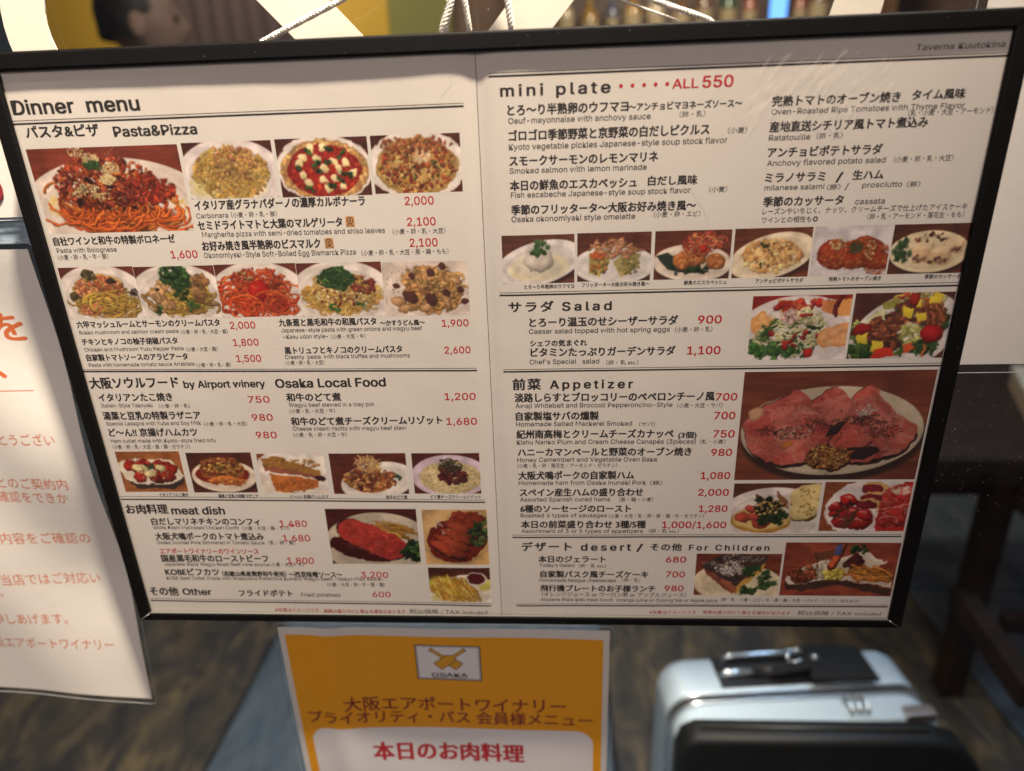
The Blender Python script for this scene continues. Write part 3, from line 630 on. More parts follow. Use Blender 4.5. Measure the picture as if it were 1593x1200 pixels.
def d_truffle(c):
    c.im[:] = (216, 204, 192); c.plate(.5, .55, .5, .55, 0, (220, 206, 196), False)
    c.pile(.58, .55, .34, .4, 300, (.03, .07), [(200, 150, 88), (176, 128, 70)], hi=.2, edge=.3); c.noodles(.62, .5, .3, .34, 60, .022, [(206, 158, 92), (190, 138, 74)], (.06, .2)); c.pile(.5, .3, .3, .2, 120, (.025, .06), [(206, 160, 100), (186, 138, 82)])
    for x, y, r, t in ((.16, .72, .15, .3), (.24, .86, .15, -.1), (.5, .82, .17, -.4), (.74, .78, .14, 1.2), (.85, .35, .13, .5), (.78, .6, .12, 1.)): c.blob(x, y, r, r*.55, t, (200, 150, 98), .3, .4); c.blob(x-.01, y-.02, r*.6, r*.2, t, (218, 172, 120), .1, .2)
    for x, y, r in ((.34, .26, .07), (.57, .2, .08), (.15, .42, .065), (.3, .64, .13), (.56, .7, .12), (.74, .58, .075), (.7, .09, .07), (.9, .52, .06), (.95, .74, .07)): c.blob(x, y, r, r*.9, .4, (84, 48, 42), .15, .2)
    c.pile(.5, .5, .5, .5, 240, (.004, .009), [(110, 84, 60)], p=.8)
def d_takoyaki(c):
    c.wood((186, 116, 58), (140, 76, 36)); c.poly([(.05, .3), (.2, .2), (.85, .22), (.98, .55), (.98, .72), (.8, .92), (.22, .92), (.08, .7)], (60, 46, 44))
    c.poly([(-.02, .28), (.2, .18), (.84, .2), (1.0, .62), (.8, .8), (.22, .8), (.06, .66)], (226, 218, 196))
    for x, y in ((.2, .34), (.4, .3), (.62, .34), (.78, .42), (.3, .62), (.55, .64), (.76, .6)): c.pile(x, y, .06, .08, 10, (.08, .13), [(186, 46, 28), (160, 34, 24)], (.8, 1))
    for x, y in ((.38, .38), (.64, .4), (.3, .4), (.45, .55)): c.blob(x, y, .13, .08, .2, (236, 222, 160), .2, .3)
    c.pile(.5, .5, .28, .2, 60, (.01, .02), CHEESE); c.pile(.47, .36, .06, .07, 30, (.01, .025), GREEN)
def d_lasagna(c):
    c.wood((110, 48, 36)); c.plate(.52, .58, .5, .4, 0, (226, 212, 190)); c.ell(.5, .54, .42, .24, 0, (150, 36, 16), .2)
    c.poly([(.2, .2), (.42, .12), (.74, .14), (.86, .36), (.84, .6), (.5, .68), (.18, .6)], (150, 84, 40)); c.pile(.5, .36, .32, .2, 170, (.03, .06), [(190, 130, 60), (150, 84, 40), (120, 56, 34), (206, 160, 74)])
    c.poly([(.25, .66), (.5, .58), (.88, .68), (.76, .84), (.24, .74)], (206, 120, 50), shade=.2); c.pile(.55, .72, .3, .06, 40, (.02, .05), [(222, 140, 56), (190, 90, 40)])
    c.pile(.46, .34, .09, .07, 30, (.01, .02), [(110, 96, 40)])
def d_hamkatsu(c):
    c.im[:] = (222, 212, 200); c.ell(.6, .4, .62, .5, .2, (232, 226, 218)); c.poly([(-.1, -.1), (.2, -.1), (-.1, .3)], (150, 74, 44))
    c.poly([(.05, .12), (.3, .08), (.9, .44), (.94, .6), (.1, .36)], (170, 118, 52)); c.poly([(.06, .26), (.9, .56), (.9, .64), (.1, .42)], (150, 84, 62)); c.poly([(.15, .48), (.86, .66), (.84, .84), (.4, .98), (.2, .95)], (200, 112, 42))
    c.pile(.5, .26, .42, .12, 120, (.02, .04), [(190, 136, 52), (166, 110, 46)], alpha=.6); c.pile(.48, .78, .3, .16, 160, (.018, .04), [(214, 126, 48), (186, 92, 36)], alpha=.6); c.blob(.9, .62, .12, .07, .3, (60, 26, 30))
def d_doteni(c):
    c.wood((124, 52, 36)); c.plate(.6, .68, .5, .46, -.2); c.ell(.5, .72, .28, .24, 0, (176, 96, 44)); c.pile(.5, .62, .34, .28, 150, (.04, .08), [(140, 70, 42), (186, 120, 66), (110, 50, 36), (206, 150, 90)])
    c.sticks(.5, .26, .16, .16, 70, .18, .009, [(226, 190, 130), (206, 164, 100)]); c.leaves(.88, .6, .04, .05, 5, .07, GREEN)
def d_risotto(c):
    c.wood((118, 48, 36)); c.plate(.55, .56, .58, .52, 0, (206, 186, 206), False); c.ell(.55, .6, .46, .4, 0, (226, 206, 150), .1)
    c.pile(.55, .6, .45, .38, 420, (.012, .022), [(230, 212, 156), (214, 190, 124)]); c.pile(.58, .52, .22, .2, 60, (.05, .09), [(110, 44, 40), (84, 32, 32)]); c.noodles(.56, .3, .14, .13, 40, .012, [(92, 84, 52), (60, 60, 40)], (.03, .1))
def d_roastbeef(c):
    c.wood((120, 44, 38)); c.plate(.56, .66, .62, .6, 0, (226, 214, 190)); c.sticks(.72, .38, .2, .12, 26, .34, .02, [(222, 168, 66), (206, 146, 50)], (.1, .6))
    c.ell(.36, .72, .38, .2, .25, (92, 24, 20), .1); c.ell(.37, .73, .36, .18, .25, (76, 18, 18))
    P = [(.1, .3), (.2, .18), (.34, .18), (.5, .3), (.68, .42), (.86, .58), (.88, .78), (.76, .9), (.6, .9), (.4, .74), (.2, .6), (.12, .5)]
    c.spoly([(x-.012, y-.012) for x, y in P], (70, 36, 26)); c.spoly([(x+.01, y+.022) for x, y in P], (50, 24, 20)); c.spoly(P, (206, 58, 50), .08)
    c.pile(.3, .38, .16, .14, 60, (.03, .07), [(214, 66, 56), (190, 48, 42)], hi=.1, edge=.1, alpha=.5); c.pile(.62, .64, .2, .18, 70, (.03, .07), [(214, 70, 58), (186, 44, 38)], hi=.1, edge=.1, alpha=.5)
    c.veins(.45, .5, .36, .3, (230, 120, 100), .4, 8, 5, .03); c.leaves(.92, .76, .06, .1, 30, .12, [(40, 84, 36), (92, 140, 60), (24, 54, 28)])
def d_katsu(c):
    c.im[:] = (214, 168, 104); c.ell(.5, .4, .6, .6, 0, (222, 180, 118), .2); c.ell(.5, .56, .46, .4, -.3, (130, 34, 24), .2)
    c.pile(.66, .22, .24, .16, 90, (.04, .08), [(170, 62, 38), (140, 46, 32)]);
    for i, (x, y) in enumerate(((.62, .38), (.54, .5), (.44, .62), (.36, .74))): c.blob(x, y, .3, .1, .5, (80, 26, 22)); c.blob(x-.01, y-.03, .3, .085, .5, (150+i*6, 60, 36), .25, .3)
    c.mask_noise(.45, .6, .3, .3, (196, 96, 56), .35, 34, 6, .5); c.leaves(.84, .42, .1, .2, 40, .09, [(60, 80, 40), (36, 54, 30), (92, 108, 60)]); c.sticks(.3, .3, .14, .1, 8, .06, .006, [(240, 220, 190)])
def d_fries(c):
    c.wood((104, 50, 36)); c.plate(.5, .8, .6, .58, -.25, (232, 226, 210)); c.mask_noise(.2, .6, .3, .4, (206, 196, 60), .9, 4, 6, .2); c.mask_noise(.9, .5, .12, .2, (206, 196, 70), .8, 4, 6, .2)
    c.pile(.42, .7, .32, .28, 120, (.03, .06), [(190, 130, 40)], hi=.1, edge=.2); c.sticks(.42, .66, .33, .3, 150, .4, .02, [(226, 176, 60), (206, 146, 40), (238, 200, 96)], (.3, 1.4)); c.ell(.77, .32, .17, .2, 0, (236, 224, 210), .1); c.ell(.77, .31, .14, .16, 0, (96, 26, 26), .2)
def d_oeuf(c):
    c.wood((130, 74, 60)); c.plate(.5, .58, .62, .44, -.25, (220, 216, 214)); c.ell(.5, .66, .42, .27, -.1, (228, 218, 180), 0, 0, 4); c.ell(.5, .66, .35, .2, 0, (214, 208, 190), 0, 0, 5)
    c.blob(.5, .5, .31, .25, 0, (222, 214, 200), .2, .28); c.blob(.5, .38, .2, .12, 0, (236, 230, 218), .1, .1, 1, 4); c.leaves(.5, .26, .14, .1, 16, .12, [(48, 84, 44), (70, 110, 60)])
def d_frittata(c):
    c.wood((128, 66, 50)); c.plate(.5, .66, .56, .4, 0, (222, 218, 216)); c.poly([(.17, .42), (.42, .38), (.46, .62), (.32, .9), (.17, .84)], (170, 150, 84), shade=-.2); c.poly([(.5, .6), (.66, .4), (.86, .46), (.82, .72), (.6, .94)], (180, 164, 100), shade=-.2)
    c.pile(.3, .66, .11, .18, 50, (.03, .05), [(176, 158, 92), (206, 120, 56), (120, 110, 60)], alpha=.8); c.pile(.7, .68, .13, .18, 60, (.03, .05), [(206, 190, 120), (130, 124, 66), (160, 150, 80)], alpha=.8)
    for _ in range(60):
        x, y = c.rnd(.48, .34, .34, .2); c.blob(x, y, c.r.uniform(.05, .12), .03, c.r.uniform(-.9, .6), c.tint((196, 138, 96)), .5, .4)
    c.pile(.3, .46, .1, .05, 14, (.03, .05), [(206, 96, 50)])
def d_escabeche(c):
    c.wood((136, 66, 46)); c.plate(.5, .66, .52, .38, .05, (226, 212, 196)); c.poly([(.02, .5), (.2, .44), (.5, .72), (.75, .86), (.5, .88), (.2, .8)], (44, 58, 48)); c.leaves(.5, .8, .28, .06, 14, .12, [(40, 66, 40)])
    for x, y, r in ((.38, .6, .22), (.56, .56, .18), (.8, .64, .2)): c.blob(x, y, r, r*.85, .2, (206, 126, 62), .3, .4); c.pile(x, y, .08, .14, 22, (.03, .06), [(216, 140, 76), (190, 104, 50)], alpha=.6)
    c.pile(.62, .28, .24, .22, 90, (.03, .07), [(196, 84, 50), (176, 62, 42), (214, 120, 76)]); c.noodles(.66, .3, .22, .2, 24, .014, [(214, 130, 90), (190, 76, 50)], (.06, .16)); c.blob(.63, .38, .09, .07, 1, (206, 50, 34))
def d_potato(c):
    c.wood((140, 72, 46)); c.plate(.5, .56, .56, .44, -.25, (230, 216, 186)); c.pile(.5, .56, .38, .33, 320, (.03, .07), [(226, 180, 108), (236, 200, 136), (206, 148, 84)], hi=.25, edge=.25); c.pile(.5, .54, .3, .26, 34, (.01, .025), [(70, 70, 36), (150, 84, 50)]); c.leaves(.4, .36, .05, .05, 5, .06, GREEN)
def d_tomato(c):
    c.im[:] = (206, 200, 204); c.ell(.5, .5, .7, .6, 0, (212, 208, 212)); c.poly([(.85, -.1), (1.1, -.1), (1.1, .1)], (90, 50, 40))
    for x, y, r in ((.3, .56, .36), (.7, .52, .36), (.52, .58, .34), (.86, .7, .24)): c.blob(x, y, r, r*.85, .3, (176, 60, 30), .2, .35); c.pile(x, y, .18, .3, 120, (.02, .05), [(190, 84, 40), (160, 60, 30), (200, 120, 56)], alpha=.55)
    c.pile(.34, .35, .12, .1, 40, (.012, .025), CHEESE); c.pile(.75, .5, .08, .2, 40, (.012, .025), CHEESE); c.pile(.56, .44, .08, .14, 60, (.015, .03), [(84, 96, 60), (60, 76, 44)])
def d_cassata(c):
    c.wood((118, 62, 44)); c.plate(.5, .55, .52, .42, 0, (230, 214, 176)); c.leaves(.15, .52, .09, .22, 30, .1, [(48, 84, 50), (70, 104, 62)])
    for x, y, w, h in ((.68, .3, .25, .3), (.28, .36, .26, .42), (.5, .44, .28, .38)):
        c.poly([(x, y+.12), (x+.06, y), (x+w, y), (x+w+.02, y+.14), (x+w, y+h), (x+.03, y+h)], (196, 164, 122)); c.poly([(x, y+.14), (x+.06, y), (x+w, y), (x+w-.02, y+.14)], (238, 214, 168)); c.poly([(x+.01, y+.14), (x+w-.02, y+.14), (x+w-.02, y+h*.72), (x+.02, y+h*.66)], (222, 188, 142))
        c.pile(x+w*.5, y+h*.75, w*.4, h*.15, 12, (.02, .045), [(110, 76, 60), (150, 110, 90)])
    c.pile(.55, .26, .18, .1, 14, (.02, .045), [(84, 40, 34), (60, 30, 30)]); c.pile(.36, .3, .1, .04, 8, (.015, .03), [(170, 80, 60)])
def d_caesar(c):
    c.wood((170, 44, 30), (140, 30, 26)); c.plate(.5, .62, .66, .62, 0, (226, 220, 220), False)
    c.poly([(.26, .06), (.5, .1), (.58, .32), (.3, .36)], (222, 170, 104)); c.poly([(.0, .34), (.12, .22), (.3, .46), (.2, .62), (.02, .56)], (226, 164, 98)); c.pile(.12, .42, .1, .14, 40, (.03, .08), [(236, 180, 112), (214, 146, 82)], hi=.1, edge=.1, alpha=.5)
    c.pile(.5, .14, .3, .08, 40, (.03, .07), [(206, 60, 40), (222, 110, 60), (190, 40, 36)]); c.poly([(.84, .08), (1.0, .06), (1.0, .34), (.82, .32)], (222, 150, 80)); c.poly([(.7, .08), (.84, .1), (.82, .3), (.72, .24)], (214, 130, 74))
    c.leaves(.42, .62, .36, .28, 150, .1, [(60, 104, 44), (44, 80, 36), (92, 130, 60), (206, 210, 150)]); c.leaves(.25, .84, .24, .1, 60, .1, [(56, 110, 44), (84, 140, 60)])
    c.sticks(.5, .56, .3, .26, 110, .1, .013, [(226, 222, 170), (206, 206, 140), (236, 232, 200)], (-.6, .6)); c.pile(.42, .3, .12, .1, 70, (.02, .04), [(230, 180, 170), (236, 206, 196)])
    c.pile(.6, .3, .12, .12, 60, (.02, .04), [(226, 222, 160), (236, 230, 180)]); c.strand([(.9, .0), (.86, .16), (.84, .32)], .03, (110, 30, 30)); c.pile(.45, .5, .3, .25, 12, (.03, .055), [(150, 40, 36), (190, 50, 40)])
    c.poly([(.72, .56), (.8, .48), (1.0, .42), (1.0, .78), (.78, .82), (.7, .74)], (226, 150, 86)); c.poly([(.74, .58), (.8, .51), (1.0, .45), (1.0, .74), (.79, .79), (.72, .71)], (236, 172, 110)); c.pile(.86, .64, .12, .13, 40, (.03, .07), [(240, 182, 124), (226, 156, 96)], hi=.1, edge=.1, alpha=.5)
    c.blob(.62, .88, .085, .08, 0, (206, 36, 30), .3, .35); c.pile(.4, .76, .14, .05, 12, (.035, .06), [(206, 54, 44), (170, 36, 34)])
def d_garden(c):
    c.wood((98, 52, 42), (78, 38, 34)); c.plate(.55, .62, .58, .58, -.45, (220, 216, 214), False)
    c.leaves(.4, .6, .36, .34, 120, .11, [(66, 100, 40), (110, 136, 56), (176, 180, 96)]); c.leaves(.14, .86, .1, .1, 30, .13, [(48, 92, 36), (84, 124, 50)]); c.leaves(.86, .46, .1, .2, 40, .1, [(60, 92, 44), (48, 76, 36)]); c.leaves(.78, .84, .14, .1, 30, .1, [(60, 96, 46)])
    c.pile(.66, .12, .26, .12, 60, (.04, .08), [(206, 200, 110), (226, 206, 80), (190, 70, 40), (236, 226, 170)]); c.poly([(.28, .16), (.44, .1), (.48, .2), (.3, .26)], (166, 160, 70)); c.poly([(.12, .42), (.3, .24), (.38, .36), (.26, .46)], (222, 220, 170))
    c.pile(.4, .56, .25, .26, 150, (.03, .07), [(140, 72, 46), (110, 56, 40), (170, 92, 60), (84, 46, 40)]); c.pile(.68, .28, .26, .18, 80, (.03, .06), [(130, 70, 50), (96, 54, 50), (190, 110, 60)]); c.sticks(.84, .36, .1, .1, 10, .3, .03, [(150, 80, 50)], (.8, 1.4))
    for x, y, r, k in ((.56, .3, .09, 0), (.7, .36, .08, 0), (.14, .68, .1, 0), (.3, .82, .1, 0), (.84, .1, .08, 0), (.78, .12, .06, 0), (.66, .16, .05, 0)): c.poly([(x-r*.6, y-r), (x+r*.6, y-r*.7), (x+r*.5, y+r), (x-r*.5, y+r*.8)], (232, 208, 50), shade=.12)
    c.pile(.62, .62, .12, .14, 40, (.04, .08), [(206, 204, 120), (176, 176, 84), (230, 226, 180)]); c.blob(.12, .54, .15, .09, -.3, (160, 26, 28), .3, .35); c.blob(.84, .62, .17, .14, .3, (180, 26, 28), .3, .35); c.blob(.6, .1, .08, .09, 0, (180, 40, 30))
    c.poly([(.24, .98), (.3, .86), (.46, .82), (.5, .96), (.3, 1.)], (214, 50, 30)); c.poly([(.56, .8), (.64, .76), (.7, .84), (.58, .92)], (222, 84, 36)); c.strand([(.8, .8), (.78, .96)], .02, (220, 120, 50))
def ham_fold(c, P, base, seed):
    c.spoly([(x+.004, y+.03) for x, y in P], (52, 26, 24), None, 1); c.spoly([(x-.006, y-.006) for x, y in P], (110, 60, 50), None, 1); c.spoly(P, base, .06, 1)
def d_ham(c):
    c.wood((160, 82, 50), (116, 52, 36), 3); c.plate(.5, .54, .49, .41, 0, (224, 208, 180))
    A = [(.02, .44), (.1, .32), (.24, .2), (.3, .16), (.36, .24), (.4, .3), (.52, .5), (.5, .7), (.42, .8), (.3, .865), (.2, .85), (.1, .76), (.04, .62)]
    B = [(.36, .28), (.42, .18), (.5, .13), (.55, .18), (.6, .3), (.66, .44), (.76, .62), (.6, .72), (.44, .6), (.3, .44)]
    C = [(.58, .26), (.64, .14), (.69, .13), (.76, .26), (.86, .42), (.98, .52), (.93, .68), (.84, .78), (.7, .83), (.58, .82), (.52, .66), (.62, .46)]
    rr = np.random.default_rng(5)
    for P, b, (x, y, rx, ry) in ((C, (206, 92, 74), (.74, .5, .2, .3)), (B, (208, 98, 84), (.52, .4, .16, .26)), (A, (206, 88, 76), (.26, .54, .2, .28))):
        ham_fold(c, P, b, 1); keep = c.im.copy()
        c.pile(x, y, rx, ry, 70, (.05, .12), [(196, 70, 62), (216, 104, 90), (226, 128, 108), (206, 84, 72)], hi=.08, edge=.06, alpha=.5)
        c.veins(x, y, rx*1.3, ry*1.3, (236, 166, 146), .7, 6, int(x*40), .03)
        c.pile(x, y-ry*.3, rx*.8, ry*.6, 14, (.05, .1), [(230, 130, 116)], hi=0, edge=.0, alpha=.25)
        m = Canvas(10, 10, 1); m.w, m.h, m.px = c.w, c.h, c.px; m.im = np.zeros_like(c.im); m.spoly(P, (255, 255, 255), None, 1); k = m.im/255.
        c.im = keep*(1-k)+c.im*k
    for pts in (((.4, .3), (.46, .44), (.52, .6)), ((.6, .3), (.57, .42), (.52, .5)), ((.36, .28), (.28, .4), (.2, .46)), ((.66, .44), (.74, .56), (.8, .66)), ((.7, .2), (.76, .32), (.84, .44))):
        for (x0, y0), (x1, y1) in zip(pts, pts[1:]):
            for t in np.linspace(0, 1, 9): c.blob(x0+(x1-x0)*t, y0+(y1-y0)*t, .035, .03, 0, (120, 42, 38), 0, 0, .10, 5); c.blob(x0+(x1-x0)*t+.014, y0+(y1-y0)*t-.01, .02, .018, 0, (232, 150, 130), 0, 0, .10, 4)
    c.blob(.08, .36, .06, .05, 0, (226, 170, 130), .1, .2); c.blob(.12, .5, .12, .1, 0, (190, 62, 58), .1, .1, .6, 6)
    c.poly([(.5, .56), (.56, .48), (.64, .46), (.74, .64), (.66, .7), (.56, .7)], (206, 84, 70)); c.veins(.63, .58, .09, .1, (236, 166, 146), .6, 10, 5, .03); c.blob(.52, .52, .08, .035, -1., (56, 34, 40)); c.blob(.7, .74, .12, .045, -.2, (60, 34, 42))
    for x, y, rx, ry, n in ((.26, .54, .18, .06, 300), (.42, .46, .12, .06, 120), (.66, .44, .12, .05, 260), (.78, .54, .1, .08, 160), (.5, .5, .4, .3, 160)): c.pile(x, y, rx, ry, n, (.003, .008), [(74, 36, 28), (120, 60, 44)], p=.7)
    c.pile(.3, .54, .08, .08, 60, (.005, .01), [(238, 190, 170)]); c.pile(.66, .36, .05, .05, 50, (.006, .014), [(240, 210, 196)]); c.blob(.26, .64, .04, .02, 0, (226, 140, 40), .1, .2)
    c.ell(.51, .8, .122, .13, .1, (92, 46, 20), .2); c.pile(.51, .79, .115, .12, 420, (.01, .018), [(206, 140, 60), (150, 84, 34), (116, 58, 24), (226, 176, 96)])
def d_canape(c):
    c.wood((124, 64, 44)); c.plate(.5, .68, .66, .6, 0, (224, 216, 210), False)
    for x, y, t in ((.84, .22, -.5), (.86, .52, -.4)): c.blob(x+.01, y+.03, .3, .2, t, (170, 124, 60)); c.blob(x, y, .3, .19, t, (236, 214, 140), .1, .12); c.pile(x, y, .1, .14, 20, (.01, .025), [(206, 160, 84)])
    c.ell(.35, .74, .35, .25, .05, (206, 150, 66), .15); c.ell(.35, .71, .33, .22, .05, (232, 200, 116), .1)
    for x, y, r in ((.14, .68, .14), (.22, .5, .1), (.36, .78, .16), (.26, .66, .1)): c.blob(x, y, r, r*.75, .2, (186, 70, 54), .35, .3)
    c.poly([(.26, .2), (.42, .34), (.5, .5), (.3, .4)], (110, 66, 48)); c.poly([(.5, .14), (.62, .3), (.68, .52), (.54, .46)], (140, 92, 60)); c.leaves(.42, .42, .16, .14, 40, .1, [(44, 60, 34), (30, 44, 28)]); c.leaves(.5, .68, .14, .1, 26, .12, [(40, 64, 34), (56, 80, 40)])
    c.pile(.44, .48, .2, .14, 70, (.015, .035), [(226, 196, 120), (206, 160, 84), (50, 34, 26)])
def d_sausages(c):
    c.wood((170, 96, 50), (130, 62, 34)); c.ell(.62, .55, .58, .62, 0, (230, 222, 220))
    for x, y in ((.55, .12), (.56, .3), (.5, .44)): c.blob(x+.04, y, .24, .11, .15, (236, 180, 110), .1, .2); c.blob(x, y+.02, .2, .09, .15, (130, 30, 40), .2, .3)
    for x, y, r in ((.3, .36, .16), (.2, .6, .16), (.28, .8, .2), (.46, .8, .24), (.16, .5, .13), (.36, .6, .16), (.5, .66, .15)): c.blob(x, y, r, r*.7, c.r.uniform(-.5, .5), c.tint((186, 36, 36), .1), .35, .4); c.blob(x-.01, y-.05, r*.5, r*.16, .2, (226, 120, 110), 0, .2)
    c.poly([(.7, .3), (.84, .04), (1., 0), (1., 1.), (.66, 1.), (.64, .7)], (190, 38, 34)); c.pile(.84, .55, .16, .4, 60, (.06, .16), [(200, 50, 42), (160, 26, 28), (214, 74, 60)], (.3, .7), hi=.3, edge=.3, alpha=.7)
    c.veins(.83, .5, .18, .5, (240, 206, 190), .8, 5, 5, .03); c.pile(.88, .16, .1, .07, 16, (.03, .06), [(236, 216, 196)], hi=.1, edge=.1, alpha=.6); c.sticks(.3, .7, .12, .18, 16, .2, .012, [(70, 56, 36), (96, 70, 40)], (-1.2, -.4)); c.leaves(.28, .44, .08, .05, 10, .08, [(90, 30, 34)])
def d_basque(c):
    c.wood((150, 72, 42), (106, 46, 34)); c.plate(.52, .72, .54, .5, .1, (230, 216, 178), False); c.poly([(.08, .26), (.14, .52), (.46, .98), (.5, .8)], (140, 70, 56)); c.poly([(.1, .28), (.42, .86), (.5, .96), (.5, .74)], (176, 96, 64), shade=.2); c.poly([(.5, .72), (.82, .14), (.8, .36), (.5, .98)], (206, 160, 66))
    c.poly([(.06, .3), (.3, .02), (.84, .04), (.84, .14), (.5, .78)], (70, 52, 50)); c.pile(.42, .36, .28, .26, 60, (.03, .08), [(84, 62, 60), (58, 42, 44)], alpha=.4, hi=.1, edge=.1)
    c.pile(.42, .36, .19, .17, 240, (.01, .025), [(236, 226, 214), (220, 206, 192)], p=.6); c.pile(.55, .1, .25, .1, 110, (.006, .016), [(226, 214, 200)]); c.pile(.2, .24, .12, .06, 40, (.006, .014), [(226, 214, 200)])
    c.leaves(.66, .4, .05, .1, 16, .12, [(50, 84, 44)]); c.leaves(.82, .5, .05, .08, 12, .12, [(60, 96, 50)]); c.leaves(.86, .74, .06, .06, 12, .12, [(60, 100, 50)]); c.leaves(.66, .86, .1, .06, 16, .11, [(54, 90, 46)]); c.strand([(.76, .5), (.76, .84)], .01, (90, 110, 60))
def d_kids(c):
    c.wood((176, 84, 54), (128, 52, 38), 8); c.poly([(.04, .7), (.06, .86), (.2, .92), (.36, .84), (.5, .8), (.98, .98), (.98, .86), (.5, .66), (.1, .66)], (70, 46, 38))
    O = [(.04, .7), (.12, .52), (.26, .4), (.46, .32), (.6, .2), (.68, .14), (.9, .36), (.86, .42), (.84, .5), (.98, .7), (.98, .84), (.7, .74), (.5, .68), (.36, .7), (.2, .78), (.08, .77)]
    c.poly(O, (226, 214, 196)); c.poly([(.5+(x-.5)*.93, .56+(y-.56)*.86) for x, y in O], (206, 190, 170)); c.blob(.2, .64, .18, .12, -.3, (140, 66, 40)); c.pile(.2, .58, .12, .13, 70, (.03, .06), [(150, 76, 44), (120, 52, 34), (176, 100, 60)])
    c.pile(.36, .48, .06, .16, 50, (.02, .04), [(226, 210, 180)]); c.pile(.46, .58, .08, .1, 50, (.03, .06), [(226, 206, 90), (206, 184, 70)]); c.strand([(.5, .1), (.46, .28), (.42, .44)], .07, (190, 84, 40)); c.blob(.47, .14, .06, .1, .2, (84, 96, 160), .2, .3)
    c.pile(.62, .36, .08, .14, 50, (.04, .07), [(96, 40, 40), (76, 30, 34)]); c.leaves(.62, .12, .06, .05, 14, .08, GREEN); c.poly([(.28, .2), (.44, .12), (.45, .26), (.29, .36)], (110, 66, 44)); c.strand([(.28, .2), (.31, .5)], .008, (90, 56, 34))
    c.sticks(.76, .58, .14, .11, 44, .3, .028, [(222, 146, 60), (200, 120, 46)], (.0, .7)); c.strand([(.8, .42), (.97, .62)], .03, (214, 130, 54))

# ================================================================ THE SETTING
z_floor = -1.25
slate = mat("rust_slate", (.085, .075, .06), .45, noise=.6, nscale=9, bump=.35, bscale=30)
def floor_mat(name, a, b, c):
    m = bpy.data.materials.new(name); m.use_nodes = True; nt = m.node_tree; N = nt.nodes.new; L = nt.links.new; p = nt.nodes["Principled BSDF"]
    tc = N("ShaderNodeTexCoord"); mp = N("ShaderNodeMapping"); mp.inputs["Scale"].default_value = (5.5, 2.2, 1); mp.inputs["Rotation"].default_value = (0, 0, R(24)); L(tc.outputs["Object"], mp.inputs["Vector"])
    n = N("ShaderNodeTexNoise"); n.inputs["Scale"].default_value = 2.6; n.inputs["Detail"].default_value = 8; n.inputs["Roughness"].default_value = .62; n.inputs["Distortion"].default_value = .8; L(mp.outputs[0], n.inputs["Vector"])
    r = N("ShaderNodeValToRGB"); e = r.color_ramp.elements; e[0].position = .36; e[0].color = (*a, 1); e[1].position = .68; e[1].color = (*c, 1); k = r.color_ramp.elements.new(.52); k.color = (*b, 1)
    L(n.outputs["Fac"], r.inputs["Fac"]); L(r.outputs["Color"], p.inputs["Base Color"]); p.inputs["Roughness"].default_value = .42
    bp = N("ShaderNodeBump"); bp.inputs["Strength"].default_value = .4; bp.inputs["Distance"].default_value = .004; L(n.outputs["Fac"], bp.inputs["Height"]); L(bp.outputs["Normal"], p.inputs["Normal"]); return m
rust = floor_mat("rust_slate_tile", (.030, .032, .040), (.075, .066, .055), (.19, .145, .080))
blue = floor_mat("blue_grey_tile", (.070, .100, .135), (.10, .135, .175), (.14, .17, .20))
bm = bmesh.new(); vs = [bm.verts.new(c) for c in ((-6, -2, z_floor-.004), (6, -2, z_floor-.004), (6, 6, z_floor-.004), (-6, 6, z_floor-.004))]; bm.faces.new(vs)
floor = tag(obj("floor", bm, mat("floor_grout", (.012, .014, .018), .8)), kind="structure")
for i, x in enumerate(np.arange(-4.565, 5.0, .945)):
    for j, y in enumerate(np.arange(-1.4, 4.6, .945)):
        tile = obj("floor_tile", box(x+.004, x+.941, y+.004, y+.941, z_floor-.003, z_floor+.004, .003, 1), blue if i % 2 == 0 else rust, floor)
wall_m = mat("ochre_wall_paint", (.50, .31, .035), .7, noise=.06, nscale=3)
wall = tag(obj("back_wall", box(-5, 5, 3.4, 3.5, z_floor, 1.6), mat("brown_wall_paint", (.16, .10, .075), .8, noise=.25, nscale=4)), "brown far wall of the restaurant behind the window", "wall")
for x0, x1, m in ((-2.62, -2.0, wall_m), (-1.14, -.76, wall_m), (-.76, -.45, mat("olive_wall_paint", (.17, .17, .05), .7)), (-3.4, -2.7, mat("slate_blue_paint", (.07, .09, .13), .6))):
    obj("wall_panel", box(x0, x1, 3.36, 3.40, z_floor, 1.5, .004, 1), m, wall)
for k in range(9):
    x = -1.95+.09*k; obj("curtain_fold", tube([(x, 3.34, z_floor+.02), (x+.01, 3.33, .1), (x, 3.34, 1.4)], .05, 10), mat("dusky_curtain", (.06, .042, .05), .9), wall)
# shelf with bottles and boxes
sh = thing("display_shelf", "wooden shelf with bottles and boxes seen blurred above the menu frame", "shelf", (.75, 3.1, z_floor))
wood = mat("shelf_wood", (.17, .09, .045), .5, noise=.3, nscale=12)
for x in (.02, 1.46): obj("side_panel", box(x, x+.03, 2.95, 3.25, z_floor, 1.3, .002, 1), wood, sh)
for z in (-.9, -.5, -.1, .14, .44, .84, 1.16): obj("shelf_board", box(.05, 1.46, 2.95, 3.25, z, z+.022, .002, 1), wood, sh)
obj("back_panel", box(.05, 1.46, 3.25, 3.27, z_floor, 1.3), mat("shelf_back", (.10, .07, .06), .7), sh)
cols = [((.30, .17, .05), "amber"), ((.05, .09, .05), "green"), ((.42, .34, .22), "cream"), ((.28, .08, .05), "red"), ((.08, .10, .16), "blue"), ((.5, .42, .3), "pale"), ((.14, .07, .04), "brown")]
ORD = 'first second third fourth fifth sixth seventh eighth ninth tenth eleventh twelfth thirteenth fourteenth fifteenth sixteenth seventeenth eighteenth nineteenth twentieth'.split()
